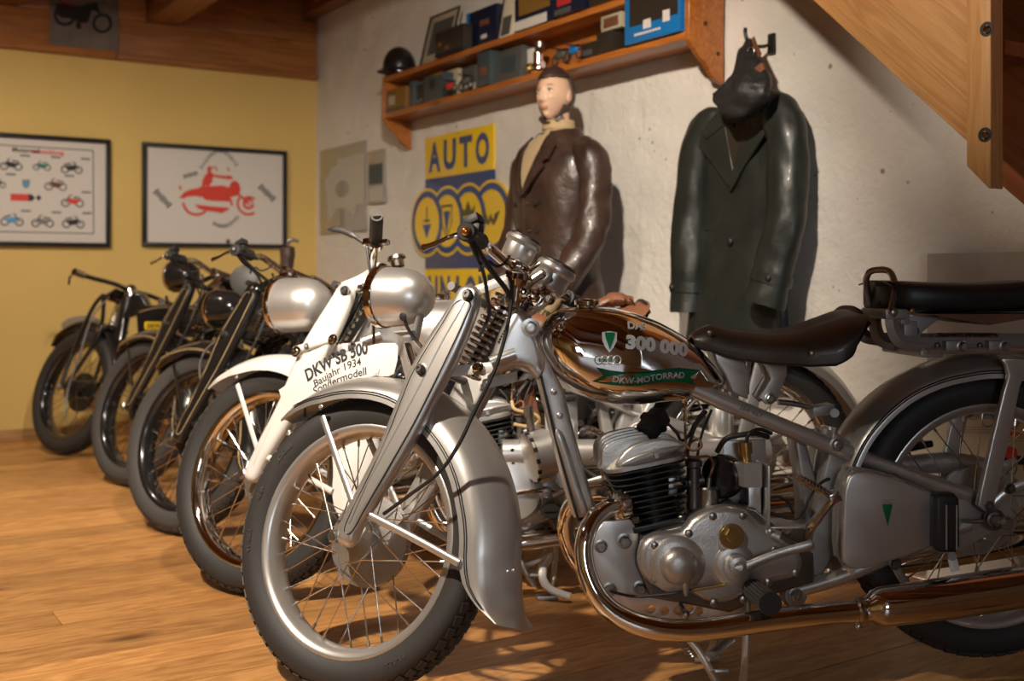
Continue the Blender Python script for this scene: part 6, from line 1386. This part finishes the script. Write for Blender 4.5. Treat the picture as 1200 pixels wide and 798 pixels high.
jk = obj('jacket', wrinkle(G().loft([ring_at(*q) for q in zz_+[zs[-1]]], False, True), .006, 12, (1, 1, .6)), 'leather_brown', man, angle=70)
def jfront(x, z):          # y of the jacket front at (x,z)
    for a, b in zip(zs, zs[1:]):
        if b[0] <= z <= a[0]:
            t = (a[0]-z)/(a[0]-b[0]); hw, dp, yc = lerp(a[1], b[1], t), lerp(a[2], b[2], t), lerp(a[3], b[3], t); break
    else: hw, dp, yc = zs[-1][1:] if z < zs[-1][0] else zs[0][1:]
    c = min(.98, abs(x-cx)/hw)**(1/.8); s_ = math.sqrt(max(0, 1-c*c))
    return yc-dp*s_**.9
def cloth(name, pts, m, parent, lift=.006, th=.006, cuts=3):
    """flat pattern piece (x,z) laid over the jacket front"""
    me = plate(name, pts, -.0001, .0001, 0); bm = bmesh.new(); bm.from_mesh(me)
    bmesh.ops.delete(bm, geom=[f for f in bm.faces if f.normal.y > -.5], context='FACES'); bmesh.ops.triangulate(bm, faces=bm.faces[:])
    bmesh.ops.subdivide_edges(bm, edges=[e for e in bm.edges if e.calc_length() > .02], cuts=cuts, use_grid_fill=True)
    for q in bm.verts: q.co.y = jfront(q.co.x, q.co.z)-lift
    bm.to_mesh(me); bm.free(); o = obj(name, me, m, parent); s = o.modifiers.new('thickness', 'SOLIDIFY'); s.thickness = th; s.offset = 0
    for p in me.polygons: p.use_smooth = True
    return o
vz = shz-.205
cloth('sweater_chest', [(cx-.05, shz+.03), (cx+.05, shz+.03), (cx+.062, shz-.03), (cx+.03, shz-.12), (cx-.012, vz), (cx-.055, shz-.12), (cx-.08, shz-.03)], 'knit', man, .008)
# lapels and collar
cloth('lapel', [(cx+.055, shz+.025), (cx+.125, shz-.02), (cx+.115, shz-.075), (cx+.085, shz-.085), (cx+.098, shz-.10), (cx+.03, shz-.185), (cx-.012, vz-.01), (cx+.025, shz-.12), (cx+.055, shz-.03)], 'leather_brown', jk, .022, .008)
cloth('lapel', [(cx-.055, shz+.025), (cx-.125, shz-.02), (cx-.12, shz-.075), (cx-.095, shz-.085), (cx-.105, shz-.10), (cx-.06, shz-.18), (cx-.02, vz-.01), (cx-.055, shz-.12), (cx-.075, shz-.03)], 'leather_brown', jk, .022, .008)
cr_ = []
for k in range(25):
    t = R_(-150+300*k/24); x_, y_ = math.sin(t), math.cos(t)
    cr_.append([V((cx+r_*x_*1.05, .012+r_*y_*.95-(.012 if abs(t) > 1.6 else 0), shz+z_-.022*(1-y_)*.5)) for r_, z_ in ((.078, .0), (.070, .060), (.074, .064), (.086, .058), (.112, .012), (.104, .006))])
obj('collar', G().loft(cr_), 'leather_brown', jk)
cloth('front_overlap', [(cx-.030, vz-.005), (cx-.022, vz-.02), (cx-.030, shz-.73), (cx-.04, shz-.73)], 'leather_brown', jk, .006, .006)
for z_ in (shz-.24, shz-.345, shz-.45):
    for x_ in (cx+.055, cx-.095):
        obj('button', G().turn([(.0105, 0), (.0115, .004), (.008, .006), (0, .005)], V((x_, jfront(x_, z_)-.003, z_)), (.15 if x_ > cx else -.15, -1, 0), 14), 'black_dull', jk)
for z_ in (shz-.24, shz-.345): obj('buttonhole', G().box((cx+.005, jfront(cx+.005, z_)-.003, z_), (.022, .004, .004)), 'brass', jk)
cloth('pocket_flap', [(cx+.085, shz-.455), (cx+.17, shz-.445), (cx+.17, shz-.495), (cx+.085, shz-.505)], 'leather_brown', jk, .008, .006)
# arms
def sleeve(sg):
    s0 = V((cx+sg*.150, .0, shz-.030)); pts = [s0, s0+V((sg*.070, 0, -.055)), s0+V((sg*.095, -.005, -.19)), s0+V((sg*.105, -.03, -.33)), s0+V((sg*.08, -.085, -.44)), s0+V((sg*.045, -.13, -.53))]
    p = catmull(pts, 10); n = len(p)
    rr = [(.070-.012*(i/(n-1)))*min(1, .72+.03*i) for i in range(n)]
    sl = obj('sleeve', wrinkle(G().tube(p, rr, 40, up=(0, 1, 0)), .009, 15, (1, 1, .7), 3+sg), 'leather_brown', man, angle=70)
    d = (pts[-1]-pts[-2]).normalized()
    obj('cuff_strap', G().tube([pts[-1]-d*.055, pts[-1]-d*.02], .0615, 26), 'leather_brown', sl)
    obj('cuff_button', G().sphere(pts[-1]-d*.037+V((sg*.045, -.045, .01)), .010, (1, .8, 1), 12), 'black_dull', sl)
    # gloved hand hanging from the cuff: palm and five curled fingers
    w0 = pts[-1]; g = G(); g.tube([w0-d*.02, w0+d*.02, w0+d*.06, w0+d*.10], [.032, .033, .042, .038], 16, 4, sec=(.55, 1), up=(sg, 0, 0))
    fwd = V((0, -1, -.2)).normalized()
    for i in range(4):
        b0 = w0+d*.095+V((0, -.032+.021*i, 0)); L_ = (.055, .066, .062, .048)[i]
        g.tube([b0-d*.01, b0+d*L_*.4+V((-sg*.004, 0, 0)), b0+d*L_*.75+V((-sg*.016, 0, 0)), b0+d*L_+V((-sg*.032, 0, 0))], [.0105]*4+[.0100]*4+[.0085], 10, 4) if False else g.tube([b0-d*.01, b0+d*L_*.4+V((-sg*.004, 0, 0)), b0+d*L_*.75+V((-sg*.016, 0, 0)), b0+d*L_+V((-sg*.032, 0, 0))], .0098, 10, 4)
    t0 = w0+d*.04+V((0, -.034, 0)); g.tube([t0, t0+d*.028+V((-sg*.012, -.016, 0)), t0+d*.058+V((-sg*.022, -.018, 0))], .0108, 10, 4)
    obj('hand', g, 'knit', man, angle=70)
    return sl
sleeve(1); sleeve(-1)
obj('stand_pole', G().cyl((cx, .02, .02), (cx, .02, shz-.70), .018), 'steel_dark', man); obj('stand_base', G().turn([(0, 0), (.15, 0), (.15, .008), (.03, .02), (0, .022)], (cx, .02, 0), (0, 0, 1), 32), 'steel_dark', man)
# ------------------------------------------------------------------ long leather coat on the wall
co = white(868, 250, .09); CO = V((co.x, 0, white(868, 385, .09).z-.35))
coat = empty('leather_coat', CO, 'long dark green leather coat hanging on the white wall', 'coat')
def cl_(px_, py_, d): return white(px_, py_, d)-CO
rows = [(113, 868, 886, .045), (122, 846, 906, .06), (134, 832, 920, .075), (150, 824, 924, .085), (180, 822, 920, .092), (220, 822, 914, .095), (262, 820, 911, .092), (300, 816, 913, .10), (345, 812, 917, .108), (400, 806, 921, .108), (440, 803, 924, .108)]
rings = []
for py_, a, b, dp in rows:
    A, Bq = cl_(a, py_, .09), cl_(b, py_, .09); z_ = cl_((a+b)/2, py_, .1).z; mx_ = (A.x+Bq.x)/2; hw = (Bq.x-A.x)/2; ring_ = []
    fold = max(0, min(1, (py_-230)/120))
    for k in range(56):
        u = 2*math.pi*k/56; c, s_ = math.cos(u), math.sin(u); wob = 1+.006*math.sin(u*9+py_*.05)+fold*.05*math.sin(u*9+.6)*(1 if s_ < 0 else .2)
        ring_.append(V((mx_+hw*math.copysign(abs(c)**.75, c)*wob, -.02-dp*.5+dp*.52*math.copysign(abs(s_)**.8, s_)*wob, z_)))
    rings.append(ring_)
rr_ = []
for a_, b_ in zip(rings, rings[1:]): rr_ += [[u_.lerp(w_, k/5) for u_, w_ in zip(a_, b_)] for k in range(5)]
ct = obj('coat_body', wrinkle(G().loft(rr_+[rings[-1]], False, False), .008, 11, (1, 1, .5)), 'leather_green', coat, angle=70)
def coat_sleeve(pts, r0, r1, flat_=.8):
    p = catmull([cl_(*q) for q in pts], 10); n = len(p); rr = [lerp(r0, r1, i/(n-1))*min(1, .55+.045*i) for i in range(n)]
    s = obj('sleeve', wrinkle(G().tube(p, rr, 40, sec=(flat_, 1), up=(0, 1, 0)), .008, 13, (1, 1, .6), pts[0][0]*.1), 'leather_green', coat, angle=70)
    d = (p[-1]-p[-2]).normalized(); q = p[-1]-d*.105
    obj('cuff_strap', G().tube([q+d*.0, q+d*.035], r1*1.07, 28, sec=(flat_, 1), up=(0, 1, 0)), 'leather_green', s)
    return s, q, d
sl, q, d = coat_sleeve([(852, 140, .07), (832, 148, .075), (818, 175, .085), (811, 225, .09), (807, 280, .10), (806, 325, .105), (805, 366, .11)], .066, .066)
obj('cuff_button', G().sphere(q+V((-.02, -.058, -.016)), .012, (1, .6, 1), 14), 'black_dull', sl)
sl, q, d = coat_sleeve([(890, 122, .075), (910, 132, .08), (922, 158, .09), (924, 205, .10), (919, 260, .12), (908, 310, .14), (896, 357, .16)], .074, .070)
obj('cuff_button', G().sphere(q+V((.032, -.056, -.016)), .012, (1, .6, 1), 14), 'black_dull', sl)
def coat_piece(name, pts, d0, d1, m='leather_green', smooth=2, bev=.006):
    me = plate(name, [(p_.x, p_.z) for p_ in (white(a, b, (d0+d1)/2) for a, b in pts)], -d1, -d0, bev, smooth, 3); me.transform(Matrix.Translation(-CO)); return obj(name, me, m, coat, angle=60)
coat_piece('lining', [(848, 128), (882, 128), (880, 160), (863, 206), (858, 185), (853, 160)], .108, .1228, 'darkbox', 0, 0)
coat_piece('lapel', [(846, 126), (834, 140), (816, 166), (822, 176), (838, 196), (850, 214), (858, 220), (862, 208), (858, 185), (854, 160), (850, 140)], .110, .124)
coat_piece('lapel', [(880, 118), (892, 104), (902, 118), (900, 150), (893, 164), (884, 178), (870, 200), (856, 226), (858, 205), (864, 182), (872, 158), (878, 138)], .116, .130)
coat_piece('collar', [(842, 130), (852, 122), (862, 150), (848, 148), (828, 164), (824, 152)], .118, .128)
coat_piece('collar', [(884, 112), (896, 98), (904, 108), (899, 140), (888, 150), (880, 140)], .124, .134)
coat_piece('front_edge', [(858, 220), (863, 226), (860, 300), (862, 400), (863, 438), (857, 438), (855, 400), (853, 300), (852, 240)], .098, .106, smooth=0, bev=0)
coat_piece('waist_seam', [(826, 267), (852, 266), (852, 269), (826, 270)], .104, .110, smooth=0, bev=.001)
obj('coat_button', G().sphere(cl_(855, 283, .128), .013, (1, .5, 1), 14), 'black_dull', coat)
# hood hanging over the collar, hook above it
hq = white(873, 60, .05); hood = empty('leather_hood', V((hq.x, -.02, white(870, 142, .15).z)), 'black leather hood with brown strap hung over the coat collar', 'hood')
HO = hood.location; rings = []
for py_, a, b, dp, dc in ((46, 876, 881, .008, .11), (56, 869, 884, .02, .14), (70, 866, 890, .03, .17), (86, 861, 898, .04, .19), (100, 852, 903, .045, .21), (110, 836, 902, .046, .215), (122, 840, 894, .045, .215), (134, 846, 884, .04, .21), (143, 853, 873, .022, .205)):
    A, Bq = white(a, py_, dc)-HO, white(b, py_, dc)-HO; mx_ = (A.x+Bq.x)/2; hw = (Bq.x-A.x)/2; zz = A.z*.5+Bq.z*.5
    rings.append([V((mx_+hw*math.cos(u)*(1+.04*math.sin(5*u+py_*.1)), A.y+dp*math.sin(u)*(1+.10*math.sin(4*u+py_*.07)), lerp(A.z, Bq.z, (math.cos(u)+1)/2))) for u in (2*math.pi*k/36 for k in range(36))])
rr_ = []
for a_, b_ in zip(rings, rings[1:]): rr_ += [[u_.lerp(w_, k/4) for u_, w_ in zip(a_, b_)] for k in range(4)]
obj('hood_body', wrinkle(G().loft(rr_+[rings[-1]]), .010, 18), 'leather_hood', hood, angle=70)
hp2 = lambda a, b, d: white(a, b, d)-HO
obj('strap', G().tube([hp2(882, 46, .11), hp2(885, 55, .14), hp2(890, 66, .17)], .013, 8, 4, sec=(.3, 1)), 'leather_tan', hood); obj('strap', G().box(hp2(889, 82, .20), (.05, .012, .028), Matrix.Rotation(R_(-20), 3, 'Y'), .005), 'leather_tan', hood)
obj('buckle', G().tube([hp2(880+4*math.cos(u), 60+5*math.sin(u), .17) for u in (2*math.pi*i/12 for i in range(12))], .0025, 6, closed=True), 'steel', hood)
hk = white(878, 47, .112); hook = empty('coat_hook', V((hk.x, 0, hk.z)), 'dark iron coat hook holding the hood and coat', 'hook')
obj('hook_arm', G().tube([V((0, -.002, 0)), V((0, -.05, -.014)), V((0, -.095, -.016)), V((-.003, -.118, .0)), V((-.008, -.122, .024)), V((-.012, -.118, .040))], .0065, 10, 5), 'black_iron', hook); obj('hook_plate', G().box((0, -.006, 0), (.03, .012, .07), bev=.004), 'black_iron', hook)
